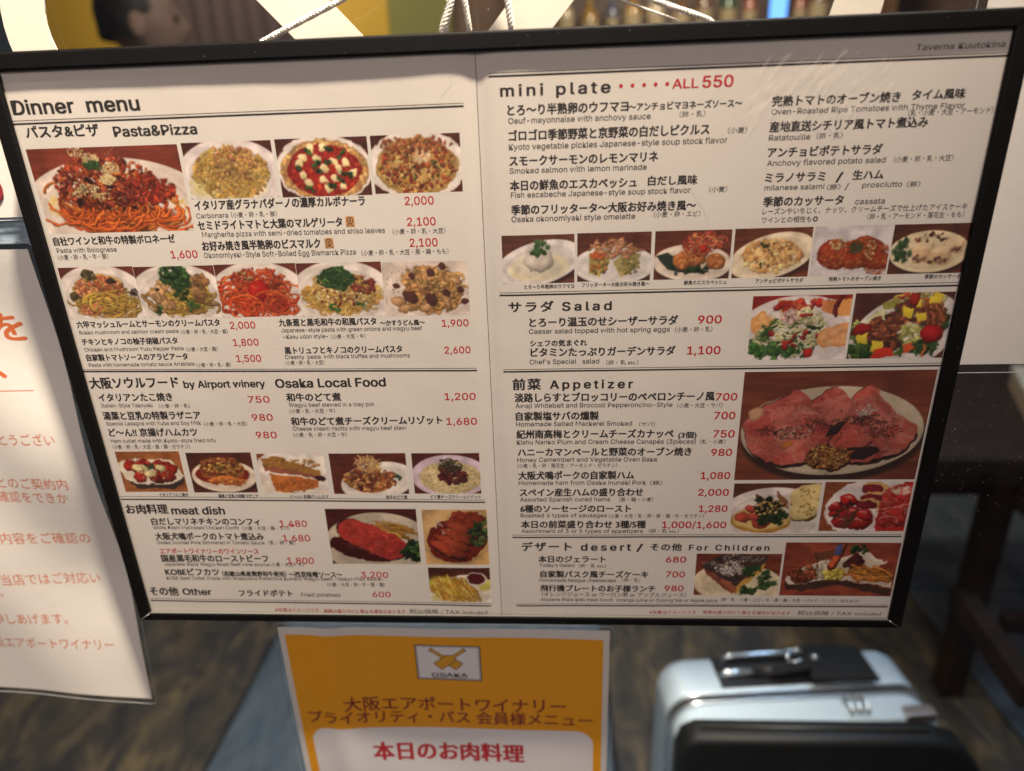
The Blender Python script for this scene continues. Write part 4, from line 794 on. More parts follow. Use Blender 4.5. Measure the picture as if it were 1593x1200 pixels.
for z in (.162, .462):
    x = .10; k = 0
    while x < 1.40:
        i = int(rng.integers(len(cols))); c, cn = cols[i]; w = float(rng.uniform(.028, .042)); h = float(rng.uniform(.17, .24)); y = 3.02+float(rng.uniform(0, .1))
        t = thing("bottle", f"{ORD[k]} bottle from the left, {cn} glass, on the {'upper' if z > .4 else 'lower'} bottle board of the far shelf", "bottle", (x, y, z), "bottles on the far shelf")
        obj("glass_body", tube([(x, y, z), (x, y, z+h*.6), (x, y, z+h*.72), (x, y, z+h*.8), (x, y, z+h*.97)], [w, w, w*.75, w*.36, w*.34], 14), mat("bottle_"+cn, c, .15, coat=.5), t, True)
        obj("cap", tube([(x, y, z+h*.972), (x, y, z+h)], w*.4, 12), mat("bottle_cap", (.5, .38, .12), .3, .8), t, True)
        obj("paper_label", tube([(x, y, z+h*.18), (x, y, z+h*.5)], w*1.02, 14, cap=False), mat("bottle_label", (.32, .25, .15), .7), t, True)
        x += w*2+float(rng.uniform(.012, .05)); k += 1
t = thing("illuminated_sign", "small glowing blue sign on the far shelf behind the right-hand cord", "sign", (.98, 2.9, .45)); obj("casing", box(.94, 1.02, 2.885, 2.915, .45, .80, .006), mat("sign_casing", (.03, .04, .06), .4), t)
obj("light_panel", box(.946, 1.014, 2.881, 2.884, .458, .792), mat("blue_light", (.1, .25, .5), .4, emit=(.12, .35, 1., 1.4)), t)
# ---- person behind the glass, dark hair, seen in three-quarter profile
P0 = Vector((-1.045, 1.6, 0))
per = thing("person", "person with short dark hair in a dark top standing behind the glass", "person", (P0.x, P0.y, z_floor))
def skin_body():
    J = dict(pel=(0, 0, -.33), ch=(0, .01, .02), nk=(0, .01, .20), nk2=(.01, 0, .27), ls=(-.19, 0, .13), le=(-.26, -.02, -.14), lw=(-.27, -.06, -.38), rs=(.19, 0, .13), re=(.26, -.02, -.14), rw=(.27, -.07, -.38), lh=(-.09, 0, -.40), lk=(-.10, -.02, -.80), la=(-.10, .01, -1.19), lf=(-.10, -.13, -1.22), rh=(.09, 0, -.40), rk=(.10, -.01, -.80), ra=(.10, .02, -1.19), rf=(.10, -.12, -1.22))
    E = [('pel', 'ch'), ('ch', 'nk'), ('nk', 'nk2'), ('ch', 'ls'), ('ls', 'le'), ('le', 'lw'), ('ch', 'rs'), ('rs', 're'), ('re', 'rw'), ('pel', 'lh'), ('lh', 'lk'), ('lk', 'la'), ('la', 'lf'), ('pel', 'rh'), ('rh', 'rk'), ('rk', 'ra'), ('ra', 'rf')]
    rad = dict(pel=(.15, .11), ch=(.17, .11), nk=(.07, .065), nk2=(.055, .055), ls=(.065, .06), le=(.045, .045), lw=(.03, .03), lh=(.09, .09), lk=(.06, .06), la=(.045, .045), lf=(.035, .03))
    K = list(J); me = bpy.data.meshes.new("body"); me.from_pydata([tuple(Vector(J[k])+Vector((0, 0, -z_floor))) for k in K], [(K.index(a), K.index(b)) for a, b in E], [])
    o = link("body", me, mat("dark_clothing", (.03, .03, .04), .85, noise=.2, nscale=30), per); o.modifiers.new("skin", 'SKIN')
    for k, v in zip(K, me.skin_vertices[0].data): v.radius = rad.get(k) or rad['l'+k[1:]]
    me.skin_vertices[0].data[0].use_root = True; s = o.modifiers.new("sub", 'SUBSURF'); s.levels = s.render_levels = 2; return o
skin_body()
def head_at(c, yaw, face=True):
    def form(fn, name, m, smooth=True, cut=None):
        b = bmesh.new(); bmesh.ops.create_uvsphere(b, u_segments=36, v_segments=26, radius=1.)
        for v in b.verts: v.co = fn(v.co.copy())
        if cut: bmesh.ops.delete(b, geom=[v for v in b.verts if cut(v.co)], context='VERTS')
        for v in b.verts: v.co = Matrix.Rotation(yaw, 3, 'Z') @ v.co+c
        return obj(name, b, m, per, smooth)
    def skull(p):
        q = Vector((p.x*.075, p.y*.095, p.z*.118))
        if p.z < 0: q.x *= 1-.32*abs(p.z); q.y = q.y*(1-.25*abs(p.z))-.014*abs(p.z)
        if p.y < 0:
            n = math.exp(-(p.x*5)**2-((p.z+.12)*4.5)**2); q.y -= .024*n
            q.y -= .010*math.exp(-(p.x*3)**2-((p.z+.75)*5)**2)+.006*math.exp(-(p.x*3)**2-((p.z+.42)*9)**2)
            for sx in (-.42, .42): q.y += .010*math.exp(-((p.x-sx)*6)**2-((p.z-.08)*7)**2)
        return q
    form(skull, "head", mat("skin", (.26, .155, .11), .7, noise=.15, nscale=14))
    form(lambda p: Vector((p.x*.083, p.y*.102+.008, p.z*.128+.004))*(1+.03*math.sin(p.x*17+p.z*9)*math.sin(p.y*23+p.z*5)+.02*math.sin(p.x*41+p.y*37)), "hair", mat("dark_hair", (.012, .010, .010), .55, bump=.8, bscale=300), cut=lambda q: (q.z < -.05) or (q.y < -.035 and q.z < .062) or (q.y < .0 and q.z < .015))
    for sx in (-1, 1):
        form(lambda p: Vector((sx*.078+p.x*.008, .012+p.y*.018, -.012+p.z*.032)), "ear", MATS["skin"])
        form(lambda p: Vector((sx*.030+p.x*.011, -.083+p.y*.008, .008+p.z*.008)), "eye", mat("eye", (.05, .03, .02), .2))
head_at(Vector((P0.x+.015, P0.y, .400)), R(118))
# ---- dark table beyond the glass, its leg and brace, and a pale tray on it
dw = mat("dark_walnut", (.022, .012, .009), .6, spec=.25, noise=.35, nscale=22, bump=.2, bscale=60)
tb = thing("wooden_table", "dark brown wooden table behind the glass at the right", "table", (1.4, 1.3, z_floor))
obj("tabletop", box(.72, 1.95, 1.00, 1.75, -.612, -.574, .006), dw, tb)
obj("apron", box(.80, 1.90, 1.065, 1.09, -.70, -.613, .003), dw, tb)
for x, y in ((1.012, 1.035), (1.88, 1.06), (1.0, 1.70), (1.88, 1.70)): obj("leg", box(x-.026, x+.026, y-.026, y+.026, z_floor+.004, -.613, .004), dw, tb)
obj("side_rail", box(1.03, 1.06, .80, 1.03, -.70, -.64, .004), dw, tb)
b = box(-.02, .02, -.31, .0, -.03, .03, .004); bmesh.ops.transform(b, matrix=Matrix.Translation((.985, 1.04, -.955)) @ Matrix.Rotation(R(-6), 4, 'Z'), verts=b.verts); obj("brace", b, dw, tb)
obj("cross_rail", box(1.03, 1.5, .93, .965, -.975, -.935, .004), dw, tb)
tr = thing("menu_box", "cream box lying on the dark table at the right edge", "box", (1.3, 1.25, -.574))
for nm, w_, z0_, z1_, m_ in (("box_body", 0., -.574, -.535, mat("cream_card", (.42, .34, .25), .6)), ("lid", .003, -.535, -.515, mat("cream_card_lid", (.50, .43, .34), .6))):
    b = box(-w_, .40+w_, -.36-w_, w_, z0_, z1_, .003); bmesh.ops.transform(b, matrix=Matrix.Translation((1.245, 1.42, 0)) @ Matrix.Rotation(R(-24), 4, 'Z'), verts=b.verts); obj(nm, b, m_, tr)

# ================================================================ SUITCASE
yaw = R(5); C0 = Vector((.372, .445, z_floor)); T = Matrix.Translation(C0) @ Matrix.Rotation(yaw, 4, 'Z')
sc = thing("suitcase", "upright silver blue hard-shell suitcase beyond the glass at lower right", "suitcase", C0)
def part(name, b, m, smooth=True, parent=None):
    bmesh.ops.transform(b, matrix=T, verts=b.verts); o = obj(name, b, m, parent or sc, smooth); return o
def ribbed(name, col):
    m = mat(name, col, .38, .10, spec=.5); nt = m.node_tree; N = nt.nodes.new; L = nt.links.new; tc = N("ShaderNodeTexCoord"); mp = N("ShaderNodeMapping"); mp.inputs["Rotation"].default_value = (0, 0, R(40)); w = N("ShaderNodeTexWave"); w.inputs["Scale"].default_value = 75; L(tc.outputs["Object"], mp.inputs[0]); L(mp.outputs[0], w.inputs["Vector"])
    bp = N("ShaderNodeBump"); bp.inputs["Strength"].default_value = .6; bp.inputs["Distance"].default_value = .0012; L(w.outputs["Fac"], bp.inputs["Height"]); L(bp.outputs["Normal"], nt.nodes["Principled BSDF"].inputs["Normal"]); return m
silver = ribbed("silver_blue_shell", (.40, .49, .57)); trim = mat("brushed_trim", (.60, .66, .72), .22, .85); blk = mat("black_plastic", (.012, .012, .014), .35)
H = .60
part("rear_shell", prism(rrect(-.186, .186, .05, H, .045), -.002, .072, .016, 4), silver)
part("front_shell", prism(rrect(-.184, .184, .05, H-.002, .045), -.058, -.012, .014, 4), silver)
part("seam_strip", prism(rrect(-.1835, .1835, .0515, H-.0015, .0435), -.014, .0, 0), blk, False)
part("edge_frame", prism(rrect(-.1865, .1865, .049, H+.001, .045), -.0165, -.0115, .002, 1), trim)
part("edge_frame", prism(rrect(-.1865, .1865, .049, H+.001, .045), -.0025, .0025, .002, 1), trim)
part("handle_recess", box(-.105, .06, .008, .064, H-.004, H+.0022, .001, 1), blk, False)
part("top_handle", tube([(-.088, .058, H), (-.086, .058, H+.008), (-.078, .058, H+.011), (.022, .058, H+.011), (.030, .058, H+.008), (.032, .058, H)], .0042, 12), trim)
part("pull_handle", tube([(-.098, .028, H+.003), (-.094, .028, H+.008), (-.055, .028, H+.008)], .0055, 12), trim)
part("grip", tube([(-.055, .028, H+.008), (.03, .028, H+.008)], .008, 12), blk)
for x in (.055, .066, .077): part("zip_puller", tube([(x, -.022, H+.004), (x+.004, -.036, H+.008), (x+.001, -.050, H+.004)], .0028, 8), trim)
part("lock", box(.128, .170, -.058, -.040, H-.012, H+.003, .003), mat("lock_plate", (.35, .30, .28), .3, .8), False)
for x in (-.14, .14):
    for y in (-.03, .05): b = tube([(x-.012, y, .027), (x+.012, y, .027)], .0265, 16); part("wheel", b, blk)
    part("wheel_housing", box(x-.03, x+.03, -.05, .07, .028, .056, .006), blk, False)
tg = thing("luggage_tag", "black leather luggage tag with round silver rivet on the suitcase top", "luggage tag", tuple(T @ Vector((.10, .03, H+.012))))
def q(pts, z0, z1, bev, name, m):
    b = bmesh.new(); A = [b.verts.new((x, y, z0)) for x, y in pts]; B = [b.verts.new((x, y, z1)) for x, y in pts]; b.faces.new(A[::-1]); b.faces.new(B)
    for i in range(len(pts)): b.faces.new((A[i], A[(i+1) % len(pts)], B[(i+1) % len(pts)], B[i]))
    bmesh.ops.bevel(b, geom=b.edges[:], offset=bev, segments=2, affect='EDGES'); bmesh.ops.recalc_face_normals(b, faces=b.faces[:]); part(name, b, m, False, tg)
lea = mat("black_leather", (.008, .0085, .010), .7, spec=.2, bump=.5, bscale=400)
q([(.022, .000), (.118, -.006), (.118, .062), (.028, .070)], H+.010, H+.016, .002, "leather_flap", lea)
q([(-.03, .010), (.03, .016), (.03, .030), (-.03, .024)], H+.018, H+.021, .001, "strap", lea)
part("rivet", tube([(.042, .040, H+.0155), (.042, .040, H+.0195)], .005, 14), trim, True, tg)
part("buckle", tube([(.0, .028, H+.022), (.024, .030, H+.023), (.026, .052, H+.023), (.003, .050, H+.022), (.0, .028, H+.022)], .0022, 8), mat("buckle_metal", (.7, .75, .8), .15, 1.), True, tg)
bag = thing("laptop_bag", "black flat bag with rounded corners standing in front of the suitcase", "bag", (.39, .33, z_floor))
obj("bag_body", prism([(.178, z_floor+.01), (.180, -.640), (.186, -.615), (.205, -.603), (.49, -.601), (.525, -.612), (.552, -.645), (.60, -.78), (.63, -1.0), (.64, z_floor+.01)], .315, .352, .012, 4), mat("black_nylon", (.007, .0078, .009), .5, spec=.3, noise=.3, nscale=8, bump=.3, bscale=500), bag, True)
obj("zip", tube([(.21, .333, -.6005), (.35, .333, -.5995), (.49, .333, -.5985)], .0022, 8), mat("zip_tape", (.03, .03, .03), .4), bag, True)

# ================================================================ WINDOW GLASS WITH VINYL EMBLEM
gy = .030
win = thing("window_pane", "clear glass restaurant window with a cream oval and crossed band emblem", "window", (0, gy, z_floor))
gm = film("window_glass", 1.45, .0, (.96, .975, .97), amount=.8)
V, F = grid(-2.2, 2.2, z_floor+.02, .55, 1, 1, lambda X, Z: 0*X+gy+.0045); npmesh("glass_sheet", V, F, gm, win, False)
vinyl = mat("cream_vinyl", (.52, .48, .41), .45, bump=.1, bscale=80)
def decal(name, outer, inner=None):
    b = bmesh.new()
    if inner is None:
        A = [b.verts.new((x, gy+.0005, z)) for x, z in outer]; B = [b.verts.new((x, gy+.0012, z)) for x, z in outer]; b.faces.new(A)
        for i in range(len(A)): b.faces.new((A[i], B[i], B[(i+1) % len(A)], A[(i+1) % len(A)]))
    else:
        n = len(outer); L4 = [[b.verts.new((x, y, z)) for x, z in P] for P in (outer, inner) for y in (gy+.0005, gy+.0012)]
        for i in range(n):
            j = (i+1) % n; b.faces.new((L4[0][i], L4[0][j], L4[2][j], L4[2][i])); b.faces.new((L4[0][i], L4[1][i], L4[1][j], L4[0][j])); b.faces.new((L4[2][i], L4[2][j], L4[3][j], L4[3][i]))
    bmesh.ops.recalc_face_normals(b, faces=b.faces[:]); return obj(name, b, vinyl, win)
def sup(cx, cz, a, b_, e=2.6, n=96): return [(cx+a*math.copysign(abs(math.cos(t))**(2/e), math.cos(t)), cz+b_*math.copysign(abs(math.sin(t))**(2/e), math.sin(t))) for t in np.linspace(0, 2*math.pi, n, endpoint=False)]
decal("oval_ring", sup(-.0265, .166, .1995, .102, 2.0), sup(-.0265, .166, .1785, .072, 2.0))
decal("left_band", [(-.137, .2075), (-.105, .2075), (-.0135, .1095), (-.0455, .1095)])
decal("right_band", [(.047, .2075), (.076, .2075), (-.0205, .1005), (-.0495, .1005)])
tag(obj("light_blocker", box(-2.2, 2.2, gy-.02, gy+.08, .55, 1.75), mat("brown_wall_paint")), "unseen brown panel added above the window to block the spotlight", "wall")  # out of view, added to keep the spotlight off the person and floor
# dust and small scratches on the glass
bm = bmesh.new(); r2 = np.random.default_rng(3)
for _ in range(420):
    if r2.random() < .5: x, z = r2.normal(.245, .02), r2.uniform(-.12, -.01)
    else: x, z = r2.uniform(-.24, .34), r2.uniform(-.32, .175)
    s_ = r2.uniform(.00008, .00028); a = r2.uniform(0, 6.3); bm.faces.new([bm.verts.new((x+s_*math.cos(a+k*2.1)*r2.uniform(.6, 1.6), gy+.0040, z+s_*math.sin(a+k*2.1))) for k in range(3)])
tag(obj("dust", bm, mat("dust_grey", (.42, .42, .42), .9), win), kind="stuff")

# ================================================================ LAMINATED SHEETS ON THE GLASS
paper_w = mat("white_sheet", (.70, .66, .60), .7, bump=.08, bscale=300)
lam = film("laminate_film", 1.5, .10, bump=.22, bscale=14, amount=1.); lam_edge = mat("laminate_edge", (.26, .27, .29), .35, spec=.5)
ink_o = mat("orange_brown_ink", (.56, .13, .035), .6); ink_r = mat("red_ink", (.52, .020, .028), .6)
def sheet_surf(y0, amp, sx, sz, ph, curl=None):
    def f(X, Z):
        Y = y0+amp*(np.sin(X*sx+ph)*np.cos(Z*sz+ph*2)+.5*np.sin(X*sx*1.9+Z*sz*1.4))
        if curl is not None: Y = Y+curl(X, Z)
        return np.minimum(Y, gy-.0006)
    return f
def laminated(name, label, x0, x1, z0, z1, surf, border=.004, res=.006):
    t = thing(name, label, "notice", ((x0+x1)/2, gy, z0)); nx = max(2, int((x1-x0)/res)); nz = max(2, int((z1-z0)/res))
    V, F = grid(x0+border, x1-border, z0+border, z1-border, nx, nz, surf); npmesh("paper_sheet", V, F, paper_w, t)
    P = rrect(x0, x1, z0, z1, .004, 4); V, F = grid(x0, x1, z0, z1, nx, nz, lambda X, Z: surf(X, Z)-.0003); npmesh("laminate", V, F, lam, t)
    pts = [];
    for i in range(len(P)):
        a = np.array(P[i]); b_ = np.array(P[(i+1) % len(P)]); n = max(1, int(np.linalg.norm(b_-a)/.01))
        for k in range(n): p = a+(b_-a)*k/n; pts.append((p[0], float(surf(p[0], p[1]))-.0003, p[1]))
    pts.append(pts[0]); obj("film_edge", tube(pts, .00022, 6, cap=False), lam_edge, t, True); return t
# left notice
lsurf = sheet_surf(.0262, .0011, 34, 26, .6, lambda X, Z: -.010*np.clip((-.13-Z)/.11, 0, 1)**2*np.clip((X+.36)/.12, 0, 1)-.002*np.sin(Z*46+X*8)*np.clip((X+.30)/.05, 0, 1))
N1 = laminated("notice_sheet", "white laminated notice with orange lettering at the lower left behind the menu frame", -.448, -.2385, -.2365, .068, lsurf, .0035, .005)
def wrow(text, xr, z, w, h, m=ink_o, bold=-.002, par=N1, surf=lsurf, name="notice_text", rot=0, **k): write(text, xr-w, z, w, h, m, par, name, surf, bold, rot=rot, lift=.00012, **k)
# upper-left notice
usurf = sheet_surf(.0265, .0005, 20, 20, 1.); N2 = laminated("poster", "white poster with a dark red disc at the left edge above the orange lettered notice", -.45, -.232, .079, .150, usurf, .0015, .008)
b = bmesh.new(); vs = [b.verts.new((-.2725+.0265*math.cos(t), float(usurf(-.27, .1))-.0006, .0945+.0125*math.sin(t))) for t in np.linspace(0, 6.283, 40, endpoint=False)]; b.faces.new(vs[::-1]); obj("red_disc", b, mat("dark_red_print", (.20, .012, .020), .6), N2)
b = bmesh.new(); box(-.34, -.236, .0274, .0280, .0668, .0806, .0002, 1, b); tag(obj("adhesive_tape", b, mat("grey_blue_tape", (.20, .26, .31), .3, noise=.35, nscale=120, bump=.8, bscale=160)), "strip of grey blue wrinkled tape between the two left sheets", "tape")
# right notice
rsurf = sheet_surf(.0264, .0004, 16, 12, 2.); N3 = laminated("notice_sheet", "blank white laminated sheet at the right edge behind the menu frame", .2095, .42, -.0105, .1905, rsurf, .0045, .008)
# lower notice with the orange heading
bsurf = sheet_surf(.0262, .0007, 30, 20, 2.6, lambda X, Z: -.0016*np.exp(-((X+.118)/.010)**2))
N4 = laminated("notice_sheet", "laminated notice with orange heading and bottle emblem hanging below the menu frame", -.1535, .0645, -.470, -.1755, bsurf, .0032, .0016)
orange = mat("orange_print", (.86, .37, .005), .55); whitep = mat("white_print_area", (.80, .77, .74), .7)
def patch(name, pts, m, par, surf, lift, res=.003):
    x = [p[0] for p in pts]; z = [p[1] for p in pts]; b = bmesh.new(); b.faces.new([b.verts.new((px, 0, pz)) for px, pz in pts])
    for ax, lo, hi in ((0, min(x), max(x)), (2, min(z), max(z))):
        for c in np.arange(lo+res, hi, res):
            co = [0, 0, 0]; co[ax] = c; no = [0, 0, 0]; no[ax] = 1; bmesh.ops.bisect_plane(b, geom=b.verts[:]+b.edges[:]+b.faces[:], plane_co=co, plane_no=no)
    for v in b.verts: v.co.y = float(surf(v.co.x, v.co.z))-lift*.5
    bmesh.ops.recalc_face_normals(b, faces=b.faces[:]); return obj(name, b, m, par, True)
patch("orange_panel", [(-.1465, -.46), (.0575, -.46), (.0575, -.1860), (-.1465, -.1845)], orange, N4, bsurf, .00008)
patch("white_panel", rrect(-.1405, .0520, -.452, -.2635, .012, 6), whitep, N4, bsurf, .00014)
patch("logo_panel", [(-.0630, -.2205), (-.0205, -.2215), (-.0205, -.1925), (-.0630, -.1915)], mat("dark_print", (.02, .018, .02), .6), N4, bsurf, .00013)
patch("logo_panel", [(-.0622, -.2198), (-.0213, -.2207), (-.0213, -.1932), (-.0622, -.1923)], whitep, N4, bsurf, .00016)
patch("logo_panel", [(-.0617, -.2193), (-.0218, -.2202), (-.0218, -.1937), (-.0617, -.1928)], MATS["dark_print"], N4, bsurf, .00018)
patch("logo_panel", [(-.0614, -.2190), (-.0221, -.2199), (-.0221, -.1940), (-.0614, -.1931)], whitep, N4, bsurf, .00020)
cx, cz = -.0418, -.2055
def bottle_pts(sg, g=0.):  # a bottle lying from the upper outside to the lower inside
    prof = [(-.0150, .0011), (-.0132, .0011), (-.0128, .0008), (-.0062, .0009), (-.0025, .0034), (.0085, .0036)]
    P = [(u-g*(u < -.014)+g*(u > .008), w+g) for u, w in prof]; P = P+[(u, -w) for u, w in P[::-1]]; t = R(-40); c_, s_ = math.cos(t), math.sin(t)
    return [(cx+sg*(u*c_-w*s_+.0004), cz+(u*s_+w*c_)*.92+.0012) for u, w in P]
for k, sg in enumerate((1, -1)):
    patch("logo_bottle", bottle_pts(sg, .0005), MATS["dark_print"], N4, bsurf, .00024+.00006*k, .01); patch("logo_bottle", bottle_pts(sg), mat("logo_orange", (.72, .36, .02), .6), N4, bsurf, .00027+.00006*k, .01)
write("OSAKA", cx-.0115, cz-.0125, .0235, .0030, MATS["dark_print"], N4, "logo_text", bsurf, .05, lift=.0008)
write("AIRPORT WINERY", cx-.0115, cz-.0142, .0235, .0011, MATS["dark_print"], N4, "logo_text", bsurf, .01, lift=.0008)

# ================================================================ FRAMED MENU
menu = thing("framed_menu", "wide black framed dinner menu with dish photographs hanging on white cords", "menu board", (0, 0, -.152))
black = mat("black_frame", (.0042, .0038, .0036), .5, spec=.14, noise=.15, nscale=60, bump=.06, bscale=900)
IX, IT, IB = .2113, .1445, -.1456; OX, OT, OB = .2188, .1521, -.1510; yf, yb = -.0014, .0004
def rail(A, B, C_, D):  # outer A-B, inner D-C
    b = bmesh.new(); f = [b.verts.new((x, yf, z)) for x, z in (A, B, C_, D)]; k = [b.verts.new((x, yb, z)) for x, z in (A, B, C_, D)]
    b.faces.new(f); b.faces.new(k[::-1])
    for i in range(4): b.faces.new((f[i], k[i], k[(i+1) % 4], f[(i+1) % 4]))
    bmesh.ops.recalc_face_normals(b, faces=b.faces[:]); long = [e for e in b.edges if {e.verts[0], e.verts[1]} in ({f[0], f[1]}, {f[2], f[3]}, {k[0], k[1]})]
    bmesh.ops.bevel(b, geom=long, offset=.0011, segments=3, affect='EDGES', profile=.5)
    # rear body of the rail: the outer part goes deeper and forms the rabbet that holds sheet and cover
    (ax, az), (bx, bz), (dx, dz), (ex, ez) = A, B, C_, D; w_ = .45
    q_ = [A, B, (bx+(dx-bx)*w_, bz+(dz-bz)*w_), (ax+(ex-ax)*w_, az+(ez-az)*w_)]; f = [b.verts.new((x, yb+.00003, z)) for x, z in q_]; k = [b.verts.new((x, .0150, z)) for x, z in q_]
    fs = [b.faces.new(f), b.faces.new(k[::-1])]+[b.faces.new((f[i], k[i], k[(i+1) % 4], f[(i+1) % 4])) for i in range(4)]; bmesh.ops.recalc_face_normals(b, faces=fs); return b
g_ = .00008
obj("frame_rail", rail((-OX, OT), (OX, OT), (IX-g_, IT), (-IX+g_, IT)), black, menu)
obj("frame_rail", rail((-OX, OB), (OX, OB), (IX-g_, IB), (-IX+g_, IB)), black, menu)
obj("frame_rail", rail((-OX, OB+g_), (-OX, OT-g_), (-IX, IT+g_*0-.0001), (-IX, IB+.0001)), black, menu)
obj("frame_rail", rail((OX, OB+g_), (OX, OT-g_), (IX, IT-.0001), (IX, IB+.0001)), black, menu)
for sx, s2 in ((-1, .00045), (1, .00016)):
    obj("corner_seam", tube([(sx*OX, yf-.0001, OB+.0002), (sx*IX, yf-.0001, IB)], s2, 6), mat("seam_metal", (.55, .55, .52), .25, .9), menu, True)
obj("backing_board", box(-.2146, .2146, .0060, .0085, -.1478, .1470), mat("backing_card", (.3, .25, .2), .8), menu)
cover = film("acrylic_cover", 1.47, .035, (.985, .98, .97), .05, 5., .9)
V, F = grid(-.2144, .2144, -.1480, .1475, 1, 1, lambda X, Z: 0*X+.0003); npmesh("cover_pane", V, F, cover, menu, False)
obj("cover_edge", box(-.2112, .2112, -.0010, .0002, -.1456, -.1453), mat("acrylic_edge", (.16, .16, .14), .3), menu)
fold = -.0032
def psurf(X, Z):
    Y = .0012+.00012*np.sin(X*31+1.1)*np.cos(Z*24+.5)+.00005*np.sin(X*73+Z*52)+.00003*np.sin(X*95-Z*120+2*np.sin(X*30))*np.cos(Z*41+X*60)+.00002*np.sin(X*190+Z*150+3*np.sin(Z*35))+.00010*np.sin(Z*44-X*17+2.)
    Y = Y+.0008*np.exp(-((X-fold)/.0045)**2)-.0002*np.exp(-((np.abs(X-fold)-.016)/.010)**2)
    Y = Y-.0002*np.clip((Z-.120)/.024, 0, 1)**2*np.exp(-((X-.02)/.05)**2)
    return Y
def paper_mat():
    m = mat("menu_paper", (.60, .55, .49), .72, spec=.3, bump=.035, bscale=420); nt = m.node_tree; N = nt.nodes.new; L = nt.links.new; b = nt.nodes["Principled BSDF"]
    tc = N("ShaderNodeTexCoord"); n = N("ShaderNodeTexNoise"); n.inputs["Scale"].default_value = 900; n.inputs["Detail"].default_value = 2; n3 = N("ShaderNodeTexNoise"); n3.inputs["Scale"].default_value = 16; n3.inputs["Detail"].default_value = 4
    L(tc.outputs["Object"], n.inputs["Vector"]); L(tc.outputs["Object"], n3.inputs["Vector"]); mx = N("ShaderNodeMix"); mx.data_type = 'RGBA'; mx.inputs[6].default_value = (.57, .525, .472, 1); mx.inputs[7].default_value = (.64, .595, .545, 1)
    ad = N("ShaderNodeMath"); ad.operation = 'MULTIPLY_ADD'; ad.inputs[1].default_value = .55; L(n.outputs["Fac"], ad.inputs[0]); mu = N("ShaderNodeMath"); mu.operation = 'MULTIPLY'; mu.inputs[1].default_value = .45; L(n3.outputs["Fac"], mu.inputs[0]); L(mu.outputs[0], ad.inputs[2])
    L(ad.outputs[0], mx.inputs[0]); L(mx.outputs[2], b.inputs["Base Color"]); return m
pm = paper_mat()
V, F = grid(-.2143, fold-.00012, -.1478, .1472, 150, 210, lambda X, Z: psurf(X, Z)-.00022*np.clip((X-fold+.006)/.006, 0, 1)); left = npmesh("menu_page", V, F, pm, menu); left["label"] = "left page headed Dinner menu"
V, F = grid(fold+.00012, .2143, -.1478, .1472, 150, 210, psurf); right = npmesh("menu_page", V, F, pm, menu); right["label"] = "right page headed mini plate"
pages = (left, right)
ink_k = mat("black_ink", (.022, .019, .018), .6, spec=.3); ink_g = mat("grey_ink", (.075, .068, .064), .6, spec=.3); ink_red = mat("price_red_ink", (.42, .014, .018), .6, spec=.3)
KIND = dict(h=("section_heading", ink_k, .034), n=("dish_name", ink_k, .034), d=("dish_description", ink_g, .012), D=("dish_description", ink_g, .016), p=("price", ink_red, .020), P=("price", ink_red, .032), a=("allergen_note", ink_g, .008), c=("photo_caption", ink_k, .02), f=("footnote", ink_red, .008), t=("tax_note", ink_k, .0), l=("restaurant_name", ink_g, .020), s=("dish_note", ink_k, .006))
for pg, k, text, x, z, w, h, sp in TEXTS:
    nm, m, bold = KIND[k]; slant = .18 if k == 't' and pg else (.12 if k == 'l' else 0)
    if not has_jp(text) and k == 'n': bold = .042
    if not has_jp(text) and k == 'h': bold = .044
    write(text, x/1000, z/1000, w/1000, h/1000, m, pages[pg], nm, psurf, bold, sp, slant=slant)
for pg, x0, a0, b0, x1, a1, b1 in RULES:
    n = 70; xs = np.linspace(x0, x1, n)/1000
    for (za, zb, wd) in ((a0, a1, .00026), (b0, b1, .00080)):
        zs = np.linspace(za, zb, n)/1000; V = []
        for s_ in (-1, 1): V.append(np.stack([xs, psurf(xs, zs+s_*wd/2)-.00003, zs+s_*wd/2], 1))
        i = np.arange(n-1); npmesh("dividing_line", np.concatenate(V), np.stack([i, i+1, i+1+n, i+n], 1), ink_k, pages[pg])
# printed dish pictures: flat print, one mesh each, coloured point by point
pr = bpy.data.materials.new("photo_print"); pr.use_nodes = True; nb = pr.node_tree.nodes["Principled BSDF"]; at_ = pr.node_tree.nodes.new("ShaderNodeVertexColor"); at_.layer_name = "print"; pr.node_tree.links.new(at_.outputs[0], nb.inputs["Base Color"]); nb.inputs["Roughness"].default_value = .6; nb.inputs["Specular IOR Level"].default_value = .3
LABELS = dict(bolognese="bolognese spaghetti photo", carbonara="creamy yellow pasta photo", margherita="red pizza with white cheese photo", okopizza="pizza with bacon and egg photo", mushroom="mushroom and salmon pasta photo", chicken="pasta with green onions and chicken photo", arrabiata="red tomato pasta photo", kujo="pasta topped with green onion mound photo", truffle="mushroom pasta with truffle slices photo", takoyaki="red sauced balls photo", lasagna="lasagna photo", hamkatsu="fried ham cutlet photo", doteni="beef stew photo", risotto="risotto with dark beef photo", roastbeef="sliced roast beef photo", katsu="beef cutlet in brown sauce photo", fries="french fries photo", oeuf="white egg dome photo", frittata="omelette with bonito flakes photo", escabeche="fried fish with peppers photo", potato="potato salad photo", tomato="oven roasted tomato photo", cassata="frozen cassata slices photo", caesar="caesar salad with toast photo", garden="garden salad photo", ham="large plate of sliced ham photo", canape="bread with vegetables photo", sausages="cured ham and sausage photo", basque="dark cheesecake photo", kids="children's plate photo")
